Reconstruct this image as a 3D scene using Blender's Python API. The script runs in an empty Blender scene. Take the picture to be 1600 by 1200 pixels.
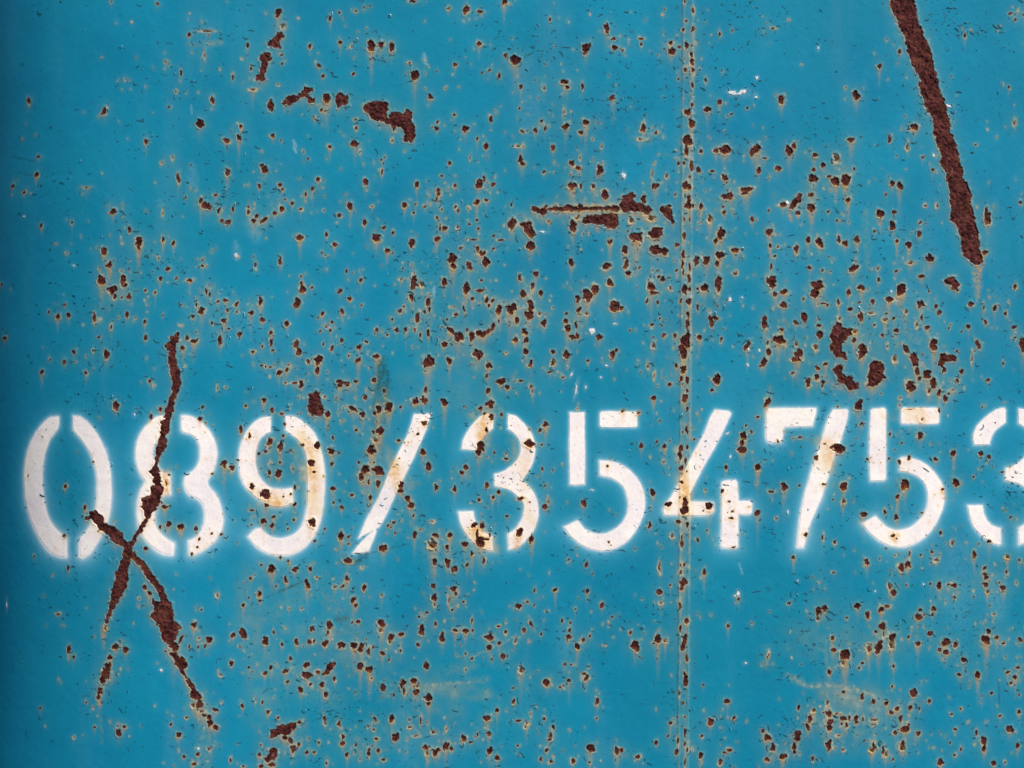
import bpy, math
import numpy as np

# ------------------------------------------------------------------ camera, light, exposure
S = 0.001            # one photo pixel = 1 mm on the steel
D = 2400.0           # camera distance in the same unit
ZC = 1.35            # height of the picture's centre above the ground
scene = bpy.context.scene
COL = scene.collection
cam_d = bpy.data.cameras.new('camera')
cam = bpy.data.objects.new('camera', cam_d)
COL.objects.link(cam)
cam.location = (0, -D * S, ZC)
cam.rotation_euler = (math.radians(90), 0, 0)
cam_d.sensor_width = 36
cam_d.lens = 36 * D / 1600.0
cam_d.clip_start = 0.01
cam_d.clip_end = 200
scene.camera = cam

SUN_ELEV, SUN_AZ = 46, 50          # degrees; azimuth to the right of the wall's outward normal
world = bpy.data.worlds.new('World')
scene.world = world
world.use_nodes = True
wn = world.node_tree
bg = wn.nodes['Background']
sky = wn.nodes.new('ShaderNodeTexSky')
sky.sky_type = 'NISHITA'
sky.sun_disc = False
sky.sun_elevation = math.radians(SUN_ELEV)
sky.sun_rotation = math.radians(180 - SUN_AZ)
sky.dust_density = 4.0
sky.air_density = 1.0
wn.links.new(sky.outputs[0], bg.inputs[0])
bg.inputs[1].default_value = 0.06
sun_d = bpy.data.lights.new('sun', 'SUN')
sun_d.energy = 2.0
sun_d.angle = math.radians(10)
sun_d.color = (1.0, 0.95, 0.89)
sun = bpy.data.objects.new('sun', sun_d)
COL.objects.link(sun)
_e, _a = math.radians(SUN_ELEV), math.radians(SUN_AZ)
from mathutils import Vector
sun.rotation_euler = Vector((math.sin(_a) * math.cos(_e), -math.cos(_a) * math.cos(_e), math.sin(_e))).to_track_quat('Z', 'Y').to_euler()
vs = scene.view_settings
vs.view_transform = 'Standard'
vs.look = 'None'
vs.exposure = 1.20
vs.gamma = 1.0
vs.use_curve_mapping = False

rng = np.random.default_rng(11)

# ------------------------------------------------------------------ noise
_lat = {}
def vn(x, y, s, seed=0):
    """smooth value noise, -1..1, feature size s"""
    if seed not in _lat:
        _lat[seed] = np.random.default_rng(1000 + seed).uniform(-1, 1, (256, 256)).astype(np.float32)
    L = _lat[seed]
    x = np.asarray(x) / s + 37.3; y = np.asarray(y) / s + 91.7
    xi = np.floor(x).astype(int); yi = np.floor(y).astype(int)
    fx = x - xi; fy = y - yi
    fx = fx * fx * (3 - 2 * fx); fy = fy * fy * (3 - 2 * fy)
    a = L[yi & 255, xi & 255]; b = L[yi & 255, (xi + 1) & 255]
    c = L[(yi + 1) & 255, xi & 255]; d = L[(yi + 1) & 255, (xi + 1) & 255]
    return (a * (1 - fx) + b * fx) * (1 - fy) + (c * (1 - fx) + d * fx) * fy
def fbm(x, y, s, seed=0, n=3):
    r = 0; amp = 1.0; tot = 0
    for k in range(n):
        r = r + amp * vn(x, y, s / 2 ** k, seed + k); tot += amp; amp *= 0.55
    return r / tot
def sstep(a, b, x):
    t = np.clip((x - a) / (b - a), 0, 1)
    return t * t * (3 - 2 * t)

# ------------------------------------------------------------------ the sheet, with a bend added to darken its left side
# p runs along the steel, in photo pixels; right of P0 the sheet is flat and p == u
P0 = 300.0
def theta(p):
    d = np.clip(P0 - p, 0, None)
    return np.radians(np.minimum(BEND * (d / 300.0) ** 1.7, 50.0) + 38.0 * np.clip((d - 480) / 120.0, 0, 1))
BEND = 29.0
_pp = np.arange(P0, -900, -0.5)
_th = theta(_pp)
_cx = P0 - np.concatenate([[0], np.cumsum(np.cos(_th[:-1]) * 0.5)])
_cd = np.concatenate([[0], np.cumsum(np.sin(_th[:-1]) * 0.5)])
_uu = 800 + (_cx - 800) * D / (D + _cd)
def p2x(p):
    p = np.asarray(p, float)
    return np.where(p >= P0, p, np.interp(p, _pp[::-1], _cx[::-1]))
def p2d(p):
    p = np.asarray(p, float)
    return np.where(p >= P0, 0.0, np.interp(p, _pp[::-1], _cd[::-1]))
_k = int(np.argmin(_uu)) if np.argmin(_uu) < len(_uu) - 1 else len(_uu)
def uv2pq(u, v):
    u = np.asarray(u, float); v = np.asarray(v, float)
    p = np.where(u >= P0, u, np.interp(u, _uu[:_k][::-1], _pp[:_k][::-1]))
    q = 600 + (v - 600) * (1 + p2d(p) / D)
    return p, q
def to_world(p, q, h):
    """sheet coordinates and height above the steel (all in pixels) to world metres"""
    t = theta(p)
    X = p2x(p) - 800 - np.sin(t) * h
    Y = p2d(p) - np.cos(t) * h
    X = X - 0 * Y
    # the big, slow waves a thin steel sheet always has
    Y = Y + 7.0 * fbm(p, q, 620, 5, 2)
    X = X * (1 + (Y - p2d(p)) / D); q = 600 + (q - 600) * (1 + (Y - p2d(p)) / D)
    return np.stack([X * S, Y * S, ZC + (600 - q) * S], -1)

# ------------------------------------------------------------------ what the photograph shows: rust
SPOTS = '''
T 0 0
180,630,28,32; 652,695,30,50,-20; 1248,770,45,50; 912,882,22,28; 1325,625,24,40; 1415,878,38,24; 1492,860,28,38,20; 1505,790,24,22; 1113,1108,22,50; 1420,1075,30,40; 228,1095,28,24; 78,1165,26,24; 240,980,24,16; 1180,217,20,20; 1545,287,18,24; 1455,485,14,30; 1057,668,16,14; 1278,345,14,40,0,o; 1130,455,14,30; 1570,430,14,24; 1100,575,16,18,0,o; 1035,385,14,14,0,o; 780,497,10,12,0,o; 1008,1020,18,16,0,o; 1078,985,16,22,0,o; 540,1172,40,12,0,o; 140,865,12,12,0,o; 1290,195,70,16,0,o; 1580,560,40,16,0,o
T 1 0
138,80,36,44; 720,285,48,60; 780,282,36,42; 848,303,30,50; 992,470,42,50,20; 1312,62,30,44; 1550,12,30,30; 1400,72,34,18; 525,265,22,20; 337,290,20,24; 392,412,26,24; 418,475,22,20; 1395,272,26,24; 1245,403,22,20; 608,462,18,18; 1085,605,32,32; 1310,808,34,36; 1438,912,24,40; 1468,745,22,28; 105,850,24,24; 618,900,42,34; 460,918,26,24; 58,1060,40,40; 35,1032,20,18; 388,1120,20,22; 20,1168,20,24; 150,1155,22,20; 685,1140,30,36; 1390,1150,42,50; 1425,1115,16,36; 1480,1155,24,20; 1240,1160,24,22; 1005,1155,24,30; 1140,1190,30,20; 1210,1018,18,20; 1160,1100,16,16; 1130,805,24,24; 1135,765,16,18; 1383,865,20,18; 1520,475,18,28; 1560,345,22,22; 960,392,16,12; 625,800,18,22; 620,745,18,14; 980,8,40,16; 1460,437,20,14; 1240,715,14,18; 783,1000,14,12; 787,1072,12,28; 410,688,18,18; 352,1180,24,30; 160,398,14,14; 163,343,16,14; 465,115,16,30; 520,77,16,14; 625,70,14,12; 443,612,50,45; 172,165,34,30,0,o; 1200,52,24,20,0,o; 850,880,16,20,0,o; 595,290,14,24,0,o; 1338,985,14,30,0,o; 650,950,14,26,0,o; 135,530,20,14,0,o; 1185,550,14,16,0,o; 370,745,18,14,0,o
T 2 0
592,177,30,48; 460,305,44,60,-25; 640,297,30,30; 632,243,34,14; 692,313,16,14; 998,318,38,44; 990,265,24,22; 20,380,60,50; 327,515,44,28; 345,545,26,18; 440,540,16,40; 630,608,32,28; 55,543,20,24; 238,122,14,24; 820,800,28,60,-15; 900,830,14,24; 335,785,34,40; 462,765,34,34; 430,828,28,20; 375,1020,28,32; 548,1065,36,56; 410,1048,36,20; 375,1160,48,46; 510,1165,22,26; 430,1165,14,36; 255,922,30,34; 200,1075,20,22; 145,812,24,24; 65,820,24,18; 55,1000,24,60; 70,1025,20,24; 895,1165,40,32; 580,1195,30,12; 205,803,14,30; 187,755,18,20; 45,677,14,16; 808,240,24,14; 808,277,12,18
1222,685,38,34; 1297,638,24,28; 1328,935,60,56; 1275,940,30,24; 1530,930,60,46,-30; 1500,950,30,40; 1330,1110,38,36; 1168,1062,26,34; 1250,1070,26,14; 1540,1065,26,30; 1465,1185,70,30; 1297,212,14,30; 1208,500,12,24; 1580,988,24,12; 1470,675,14,12; 1370,716,12,14; 1180,945,16,30; 1040,1020,16,24; 325,700,14,34,0,o; 800,870,40,14,0,o; 965,1100,18,24,0,o; 875,1090,14,50,0,o; 560,915,14,24,0,o; 425,985,14,30,0,o; 200,550,16,30,0,o; 40,915,40,14,0,o
1530,484,18,20,0,w; 1375,578,50,18,-10,w; 1437,578,60,22,15,w; 1525,607,20,12,20,w; 697,1097,20,38,0,w
1080,10,16,22,0,s; 1132,65,16,36,0,s; 1088,130,16,16,0,s; 1135,180,24,34,0,s; 1070,185,18,20; 1090,285,28,44; 1122,340,18,34; 1125,385,22,44; 1080,435,18,26; 1130,437,16,36; 1127,530,14,36; 1125,655,14,30; 1100,700,50,36; 1120,770,34,50,0,s; 1103,880,46,56; 1087,945,30,60; 1120,1030,20,60,0,s; 1075,1020,16,24; 1082,1160,30,50; 1110,1170,20,40
T 3 0
85,625,34,48; 552,597,42,44,20; 695,413,28,28; 822,322,16,30; 915,790,40,36; 880,807,24,10; 760,872,18,34; 520,875,46,26; 870,920,20,44,0,o; 968,983,18,16; 135,945,44,50,20; 162,910,22,34; 290,972,32,28; 343,1035,30,34; 422,990,36,60,0,o; 280,1115,56,44; 422,1135,50,50; 385,1102,34,18; 485,1130,46,60; 773,1145,32,32; 822,1160,34,42; 60,1050,36,28; 285,1060,22,18; 537,1055,16,18; 1515,85,22,16; 1545,123,14,14; 1597,90,10,16; 1230,222,14,24; 1505,545,14,14; 1540,770,18,40,0,o; 1298,905,12,10; 1030,1060,16,16; 30,178,22,12; 1035,970,12,22,0,w; 1120,715,14,16,0,w; 1125,662,34,16,0,w; 315,300,10,18,0,w
T 0 1
150,3,26,14; 708,120,38,38; 258,212,20,22; 450,190,14,18; 808,233,22,34; 866,310,52,50; 866,348,24,26; 650,378,36,46; 683,455,32,44,-25; 1018,293,24,30; 1085,320,20,22; 1050,478,22,28; 635,550,42,58; 768,550,38,56; 785,585,18,28,-30; 700,615,66,42; 718,655,22,30; 805,655,24,32; 762,660,12,14; 1185,550,38,20; 1255,55,26,32; 1292,85,66,34,-15; 1368,120,20,36; 1422,190,34,28; 1385,178,18,20; 1455,107,16,28; 1553,125,20,28; 1553,90,10,24; 1583,182,28,34; 1348,18,24,14; 1160,33,16,16; 1000,542,24,24; 970,627,16,16; 908,615,16,16; 1290,620,16,32; 1312,640,12,34; 405,703,16,16; 303,750,14,18; 427,768,24,26; 360,780,34,30; 590,785,22,46; 792,768,26,30; 905,815,20,24; 695,845,14,28; 1260,745,40,36; 1203,778,22,22; 1410,677,34,22; 1360,682,18,16; 1480,700,22,28; 1480,748,12,14; 1420,738,20,20; 1565,752,32,28; 1400,805,30,26; 1430,855,16,14; 1497,888,26,30; 1375,930,26,54; 1325,820,14,20; 1210,935,36,26; 1170,910,20,30; 1235,922,12,16; 1142,975,26,24; 910,910,22,32; 618,908,18,14; 665,1018,32,48; 402,1062,24,28; 463,1000,20,20; 262,1128,28,24; 537,1130,18,22; 27,912,34,20; 10,578,20,14; 936,1180,22,20; 1580,998,26,16; 1228,705,14,24; 315,1050,12,10; 1135,703,14,10; 1595,455,14,30; 580,990,10,16; 1265,460,16,14; 1265,425,12,12; 990,415,14,20,0,o; 760,495,18,14,0,o; 350,323,16,12,0,o; 413,385,12,12,0,o; 1018,130,10,34,0,o; 150,153,14,12,0,w; 1475,395,24,18,30,w; 460,460,12,10,0,w
T 1 1
27,685,34,50; 255,695,46,50; 290,605,32,44; 282,525,16,14; 285,570,18,20; 38,800,26,26; 275,283,34,30; 490,328,28,26; 440,268,18,28; 150,435,18,44; 520,145,24,18; 590,85,26,40; 160,105,22,28; 225,68,20,20; 118,133,24,20; 50,175,60,20,30; 5,150,20,24; 280,105,20,16; 310,15,14,24; 182,45,14,12; 930,85,28,28; 985,130,14,18; 678,190,24,36; 800,222,24,20; 857,255,14,24; 750,290,56,40; 972,320,36,54; 818,365,28,24; 985,570,38,70; 972,660,28,38; 1228,420,54,60; 1235,465,30,36; 1175,563,34,42; 1332,462,32,44; 1410,385,44,36; 1437,440,44,46; 1385,355,20,28; 1483,355,20,14; 1310,603,38,60; 1403,615,44,18; 1410,550,18,16; 1590,205,30,60; 1585,733,44,54; 1515,735,26,60; 1440,680,18,40; 1455,710,16,20; 1480,680,14,30,-30; 1075,690,24,50; 1085,735,18,30; 1055,748,16,22; 900,745,26,24; 925,715,10,16; 655,548,24,24; 525,622,26,26; 588,668,26,24; 660,705,14,12; 537,745,26,34; 413,760,22,30; 350,595,18,16; 565,495,12,24; 475,812,18,16; 465,865,18,24; 400,868,18,12; 193,825,30,26; 93,880,20,26; 95,940,16,50; 105,990,16,14; 40,965,14,16; 250,950,30,50; 267,997,30,46; 385,1055,46,50; 382,1115,28,46; 325,1060,20,24; 145,1130,32,36; 193,1112,20,26; 475,975,18,30; 535,928,20,28; 420,950,12,26; 645,970,32,26; 640,1050,32,28; 750,1028,30,24; 757,863,22,24; 877,860,18,28; 820,893,14,16; 850,797,14,16; 937,862,20,24; 1008,785,24,52; 1078,882,20,42; 1030,895,14,28; 1215,868,40,36; 1262,905,70,46,-30; 1353,905,30,60; 1390,885,30,28; 1420,890,40,28; 1450,875,44,26,40; 1480,845,24,44; 1317,860,16,26; 1175,955,30,36; 1388,1012,64,50; 1080,1055,60,56,35; 1065,1075,36,36; 1210,1058,32,34; 1452,1090,32,36; 1443,1150,20,26; 1530,1185,46,40; 740,1175,26,30; 525,1185,44,30; 625,1183,22,22; 570,1192,30,20; 240,1192,36,12; 283,1190,20,20; 185,1190,16,14; 35,1085,20,12; 60,1090,14,14; 90,1095,16,12; 690,935,20,18; 580,1025,14,16; 1180,225,30,24; 1150,228,16,20; 1130,293,30,24; 1390,228,16,16; 1360,297,40,10; 1380,65,24,32; 1440,50,28,14; 1245,95,16,18; 1160,108,12,14; 1130,158,18,16; 1140,10,26,20; 1128,45,12,30; 1333,200,14,12; 1380,175,14,20; 1530,300,34,12; 1300,730,12,40,20; 1250,765,34,16; 1195,797,14,16; 1350,668,24,24; 1275,350,20,18; 1595,80,12,24; 1518,808,10,20; 1160,845,12,14; 1260,220,20,24,0,o; 1328,100,16,14,0,o; 1035,580,24,30,0,o; 435,397,24,12,0,o; 725,90,16,14,0,o; 1565,1005,14,16,0,o; 905,545,26,14,0,o; 990,510,16,20,0,o; 970,450,14,14,0,o
T 2 1
240,106,40,18; 310,104,60,26; 390,106,50,28; 455,104,40,20; 500,104,44,20; 560,102,44,20; 610,100,50,24; 270,105,34,28; 350,105,80,34; 425,100,34,40; 527,103,24,26; 590,105,40,24; 630,100,34,28; 655,105,40,30; 480,108,60,16,0,o; 820,40,30,50
380,215,40,76; 5,190,36,60; 72,205,40,24; 107,235,50,90; 118,340,52,46; 612,310,32,34; 775,280,80,60; 897,255,90,60,25; 905,365,60,50; 950,375,40,44; 875,355,30,36; 582,18,40,44; 745,175,34,40,0,o; 870,165,60,30,0,o; 840,135,60,24,0,o; 705,365,40,46; 715,450,28,40; 725,510,30,28; 370,440,26,44; 590,465,52,36,30; 612,565,34,44; 48,535,28,34; 150,510,22,34; 127,590,22,36; 75,635,32,48; 180,635,24,34; 115,710,44,56; 103,765,40,60; 10,725,36,54; 33,803,22,38; 197,818,32,44; 78,870,38,38; 90,925,26,36; 20,925,32,34; 88,1000,26,32; 118,1072,26,34; 258,1065,30,40,0,o; 258,1000,22,26; 235,1125,28,12; 338,1015,40,46; 410,665,34,44; 467,640,56,60; 475,675,28,30; 515,610,46,56; 418,735,28,36; 337,805,26,26; 347,850,36,50; 378,905,36,30; 410,900,20,40; 340,760,16,20; 400,830,14,50,20; 640,710,66,56; 685,725,24,20; 625,1018,38,40; 652,990,20,22; 545,905,34,34; 475,1053,22,14; 870,590,36,66; 890,630,50,20; 940,545,30,34; 915,530,22,16; 875,830,22,18; 950,895,24,24; 1018,900,24,22; 1027,1083,22,26; 925,790,14,14; 935,835,14,12; 740,862,14,10; 850,1090,16,40,0,o; 890,1150,14,40,0,o; 985,1195,24,12; 845,680,14,30; 910,690,14,26; 1030,330,26,34; 1030,490,18,20; 1150,430,34,66; 1215,425,42,44; 1203,600,46,46; 1160,605,14,18; 1290,575,38,90; 1297,395,46,48; 1305,265,42,70; 1275,310,20,30; 1280,450,20,40; 1395,362,54,26; 1180,88,24,38; 1130,88,22,20; 1340,28,80,34,15; 1370,20,20,40; 1450,8,36,18; 1500,170,20,30; 1235,165,34,40,0,o; 1395,512,18,16; 1160,720,14,40; 1245,810,30,60; 1270,785,40,20; 1170,908,26,28; 1310,918,16,24; 1470,960,30,50,-30; 1575,1065,36,44; 1278,1170,46,46,-30; 1578,815,32,66; 1597,550,16,40; 1597,940,14,30; 1597,1000,10,40; 1325,125,20,24; 1320,90,14,14; 1595,250,14,30; 320,1157,20,10; 55,1180,30,14; 795,470,14,16; 410,160,30,24,0,o; 170,760,20,24,0,o; 465,760,30,20,0,o; 230,180,20,20,0,o; 880,960,30,40,0,o; 990,600,24,24,0,o; 875,490,14,20,0,o
500,870,28,34,0,w; 1362,670,18,24,0,w; 1437,660,12,10,0,w; 1547,990,14,14,0,w; 1470,1080,14,20,0,w; 190,250,30,6,0,w; 645,825,18,10,0,w; 590,1083,18,8,0,w; 1480,985,12,16,0,w; 600,560,10,20,0,w; 370,1140,8,24,-20,w; 555,1157,10,10,0,w
1105,50,26,50; 1100,85,36,40; 1075,170,14,30,0,s; 1110,170,12,30,0,s; 1075,275,24,40,0,s; 1070,390,20,50; 1065,450,14,60; 1110,470,14,50; 1070,500,10,50; 1107,540,16,60; 1077,605,34,56; 1110,610,18,30; 1055,680,16,30; 1107,690,28,40; 1100,765,22,40; 1097,820,22,60; 1080,935,50,80; 1100,900,24,40; 1072,1010,40,70; 1060,970,30,40; 1070,1110,34,44; 1060,1165,24,30; 1095,1175,18,40
T 3 1
933,1120,30,46; 945,1165,20,24; 95,75,44,24; 270,98,48,50; 187,135,24,28; 500,50,28,32; 702,138,44,50; 790,125,24,24; 780,215,34,52; 805,308,20,20; 945,262,26,40; 950,192,16,18; 880,335,30,40; 1372,155,46,84; 1357,377,34,26; 1013,415,54,40; 985,85,18,14; 1055,90,18,24,0,o; 265,20,36,20; 12,250,34,34; 250,300,26,44; 322,315,42,60; 480,320,32,34; 445,295,20,40; 555,297,28,46; 177,357,26,44; 15,340,22,22; 60,340,14,12; 42,400,18,14; 20,465,14,40; 530,480,60,44,30; 262,475,20,18; 392,497,10,10; 22,560,52,66; 100,625,48,36; 48,638,26,24; 95,705,46,34; 310,585,66,60; 290,635,54,50; 582,597,46,38; 505,625,20,36; 830,620,56,60; 755,668,44,36; 655,685,22,32; 440,688,24,28; 370,705,20,20; 345,695,30,12; 515,735,30,22; 570,690,20,14; 950,703,50,44; 1050,715,18,26; 1070,755,26,30; 1268,700,30,30; 1415,725,22,30; 1350,722,12,24; 228,785,36,50; 175,820,26,24; 580,775,34,50; 800,865,34,24; 740,758,20,10; 665,830,16,16; 320,835,30,20; 320,890,40,46; 65,920,50,60,15; 85,860,24,24; 105,935,20,20; 5,998,26,40; 188,1010,46,50,30; 175,1045,50,30; 360,1075,30,20,30; 178,950,20,30,0,o; 295,970,30,30,0,o; 537,925,22,30; 587,1005,50,70; 585,965,40,30; 865,985,26,60,20; 1035,955,44,66; 995,1140,46,46; 1030,1185,40,34; 1208,1120,24,30; 890,1190,40,22; 1310,950,20,50,25; 1275,1040,10,60,0,o; 1252,845,26,26; 1360,815,20,24; 1535,845,30,20; 1545,910,12,16; 1590,960,34,70; 1545,590,20,34; 1577,65,18,20; 1130,850,12,12; 1485,760,16,24; 1470,1070,12,20; 800,495,24,16; 960,525,36,20; 340,490,18,16; 375,120,18,14; 430,178,14,14; 690,550,16,24; 250,1185,30,40; 345,1190,20,20; 312,1100,20,20; 305,1155,24,26; 155,1130,24,14; 1100,1110,20,30; 1185,1180,16,20; 1375,1175,24,20; 960,785,14,40; 995,845,30,20; 715,895,18,18; 785,790,18,16; 1005,620,12,14; 665,245,12,20; 1180,995,14,12; 685,480,20,24,0,o; 640,755,50,16,0,o; 445,790,20,24,0,o; 550,435,14,24,0,o; 890,440,50,20,0,o; 545,870,34,24,0,o; 930,830,18,36,0,o; 745,965,14,34,0,o; 795,1040,24,40,0,o; 860,750,24,30,0,o; 730,800,30,26,0,o; 770,620,12,14,0,w; 120,65,16,24,30,w
T 0 2
722,138,36,46; 1400,500,34,44; 1447,522,30,32; 1505,285,28,40; 1558,325,16,40; 1575,640,28,44,20; 1003,160,22,28; 945,205,20,34; 1250,218,26,26; 1265,145,18,18; 1055,568,18,16; 1030,768,30,28,30; 1055,878,32,34; 1128,893,46,30; 1225,903,18,26; 1000,893,16,26; 910,1030,26,22; 530,770,20,28; 408,640,18,24; 400,945,18,20; 427,1150,16,30; 583,487,12,10; 1325,560,18,10; 1385,940,22,14,30; 1245,968,16,24,-20; 1235,1022,18,16; 1200,1060,16,20; 1322,937,16,16; 1285,243,10,10; 1535,135,18,20; 175,573,10,20; 1490,475,20,8; 1575,790,30,10; 615,920,18,10; 215,1078,12,14; 1570,877,14,10; 265,328,10,10; 840,190,12,18,0,w; 1040,620,20,40,0,o; 1410,20,14,14,0,o; 1360,25,14,24,0,o
T 1 2
48,100,30,30; 100,165,26,34; 282,12,32,26; 525,10,30,22; 572,8,26,16; 680,80,24,26; 445,195,36,36; 610,158,60,24,-25; 665,195,34,34; 768,160,30,46; 830,145,46,60; 745,185,20,20; 800,42,18,20; 1058,35,22,36; 1048,95,36,44; 997,112,44,36; 1178,115,36,38; 1300,140,12,12; 1450,42,28,34; 1460,125,48,44; 1400,155,28,20; 1570,20,30,24; 905,145,16,20; 85,360,30,50,-20; 150,390,30,60; 62,422,24,22; 20,435,18,16; 140,565,38,42; 85,555,20,24; 150,490,20,14; 288,380,26,16; 380,385,34,34; 345,495,38,40; 362,550,26,16; 347,862,40,40; 60,690,60,66; 65,760,20,18; 470,420,44,40; 482,335,16,20; 475,500,20,24; 720,415,48,46; 775,295,40,50; 735,300,16,24; 628,290,16,18; 685,535,58,44,20; 765,540,62,50,-20; 655,580,30,40; 703,615,16,20; 760,625,26,36; 735,490,14,12; 645,490,16,14; 715,710,20,40; 600,695,24,16; 905,630,36,40; 900,670,40,30; 860,520,30,10,0,o; 950,715,28,36; 965,755,36,40; 985,825,14,20; 1080,520,36,44; 1042,430,34,28,-30; 1055,245,36,26; 1010,313,22,16; 890,355,20,18; 895,465,14,8; 745,350,30,30,0,o; 480,655,34,20; 535,770,24,20; 530,950,28,44; 580,955,20,18; 485,740,14,20; 240,755,20,24; 245,645,14,30; 215,690,18,14; 170,705,16,12; 110,832,24,20; 45,860,32,34; 102,885,24,30; 235,850,14,16; 200,905,12,14; 430,905,14,16; 860,865,24,16; 825,885,16,20; 870,930,14,16; 990,940,30,34; 795,1025,44,40; 1097,1000,56,56,0,o; 1120,945,40,20; 1195,1020,28,26; 1210,945,30,34; 1305,1000,32,36; 1405,390,54,60; 1390,430,32,40; 1440,290,26,28; 1470,205,26,36; 1430,185,26,16; 1285,555,24,30,40; 1312,520,26,26; 1125,650,20,30; 1120,628,12,12; 1240,655,24,34; 1445,632,30,34; 1515,675,22,24; 1480,710,20,24; 1395,725,20,18; 1565,468,28,14; 1570,825,20,16; 1362,885,40,36; 1415,890,34,46; 1380,945,20,70; 1400,985,50,60; 1440,970,44,16; 1460,945,14,30; 1350,1060,24,30; 1195,1115,30,46; 1238,1155,34,40; 1115,1115,30,46; 1320,1130,20,28; 1425,1105,14,40; 370,980,18,16; 150,1085,14,22; 203,1105,18,18; 245,1160,36,38; 98,1160,50,50; 340,1155,20,30; 575,1105,50,30; 35,1130,16,14; 580,1000,20,10; 1535,190,14,30; 180,250,14,20; 172,325,18,20; 160,185,24,16; 430,80,18,20,0,o; 500,90,16,30,0,o; 540,230,20,12,0,o; 660,1150,16,14,0,o; 1100,860,30,16,0,o; 1030,910,24,14,0,o; 230,530,14,30,0,o
T 2 2
118,15,20,16; 128,45,14,50,0,o; 210,255,30,36; 175,290,18,22; 108,373,56,48; 185,380,14,16; 205,770,30,24; 225,735,14,40,0,o; 55,715,50,16; 45,925,36,44; 122,970,26,44; 190,530,14,20; 205,635,14,16; 110,740,16,10; 450,742,36,38,20; 597,513,18,16; 885,88,24,28; 808,385,20,30; 955,390,24,32; 880,680,26,46,30; 860,885,22,36; 975,755,34,30; 950,490,26,16,0,o; 905,360,14,16; 1445,325,34,40; 1438,370,26,36; 1435,412,44,40; 1463,260,14,16; 1535,205,24,14; 1590,120,30,50; 1535,525,30,40; 1337,520,18,30; 1232,765,50,34; 1315,668,20,26; 1355,735,20,16; 1368,840,34,16; 1535,805,30,40; 1480,770,18,14,0,o; 1160,975,14,24; 1140,345,18,12; 1250,40,22,16; 468,1130,20,30; 355,1098,14,18; 920,1140,20,50,0,o; 1200,1172,24,34; 1385,1020,30,12; 1220,915,10,12; 1205,665,16,16,0,o; 985,5,24,14; 690,170,30,20,0,o; 790,180,24,20,0,o; 410,155,16,16,0,o; 1345,310,24,14,30,w; 500,663,18,10,0,w; 1365,455,10,16,0,w; 400,35,8,60,-12,w; 460,20,10,18,0,w; 1000,950,20,30,0,o
1095,40,14,24; 1080,90,36,44; 1097,155,16,24; 1093,285,16,60; 1065,300,14,20; 1052,405,26,36; 1050,440,20,60; 1095,395,14,24; 1055,525,24,30; 1085,480,14,40; 1093,545,10,14; 1060,618,24,28; 1080,735,28,80; 1078,795,44,50; 1048,710,10,14; 1040,860,30,20; 1097,880,16,40; 1060,1000,20,40; 1075,1130,14,30,0,s; 1055,1130,10,20,0,s; 1062,960,10,40,0,s; 1055,1175,14,30,0,s
T 3 2
250,8,26,16; 340,10,14,24; 650,5,60,18; 895,18,50,56; 1035,15,30,30; 1070,55,20,40; 1110,90,30,34; 5,110,18,40; 565,132,46,56; 587,248,28,16; 435,140,14,12; 445,403,66,50; 400,392,30,24; 355,375,20,12; 300,462,26,28; 350,627,28,14; 200,333,30,14; 62,358,16,20; 100,643,40,44; 20,672,34,14; 470,640,38,40; 470,735,24,40,0,o; 235,940,24,20; 342,960,12,30; 415,990,18,24; 160,1085,20,22; 618,1115,32,40; 595,818,36,40; 855,625,42,60; 810,703,26,30; 730,800,14,30; 800,830,24,40; 785,948,24,24; 820,487,20,28; 882,457,20,30; 755,468,14,14; 950,325,40,36,30; 835,368,14,14; 762,312,12,24; 1045,467,26,26; 1160,432,26,36; 1070,165,14,30; 890,160,60,10,0,o; 960,220,30,20,0,o; 1327,437,26,28; 1383,457,22,24; 1090,657,20,20; 1170,615,36,50,20; 1285,580,14,16; 1462,550,16,14; 1515,832,16,14; 1380,982,30,24; 1287,1065,28,40; 1495,1080,30,30,0,o; 1570,1100,16,18; 1050,1100,26,30,0,o; 1150,990,20,30,0,o; 955,1070,16,14; 885,1060,12,30; 833,1150,34,46; 872,1130,30,44; 1025,1050,20,16; 1355,1150,20,20; 1355,1190,30,16; 1080,930,16,30; 960,805,16,12; 410,1180,16,12; 1490,1175,14,20; 620,470,20,14; 795,1070,12,10; 1005,45,24,30,0,o; 1155,40,24,16,0,o; 1130,60,14,20; 820,135,16,20,0,o; 125,800,14,24,0,w; 52,840,18,18,0,o
T 0 3
1085,440,56,50; 1250,805,40,50; 1260,850,36,24,0,o; 1300,885,28,30; 1312,920,30,44,-30; 1345,945,40,26,-25; 1275,870,22,26; 1210,810,30,24,0,o; 1130,395,18,50,-30; 718,445,34,34; 688,512,34,30; 640,655,40,34; 625,718,38,40; 615,760,24,30; 660,325,20,30,0,o
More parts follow.
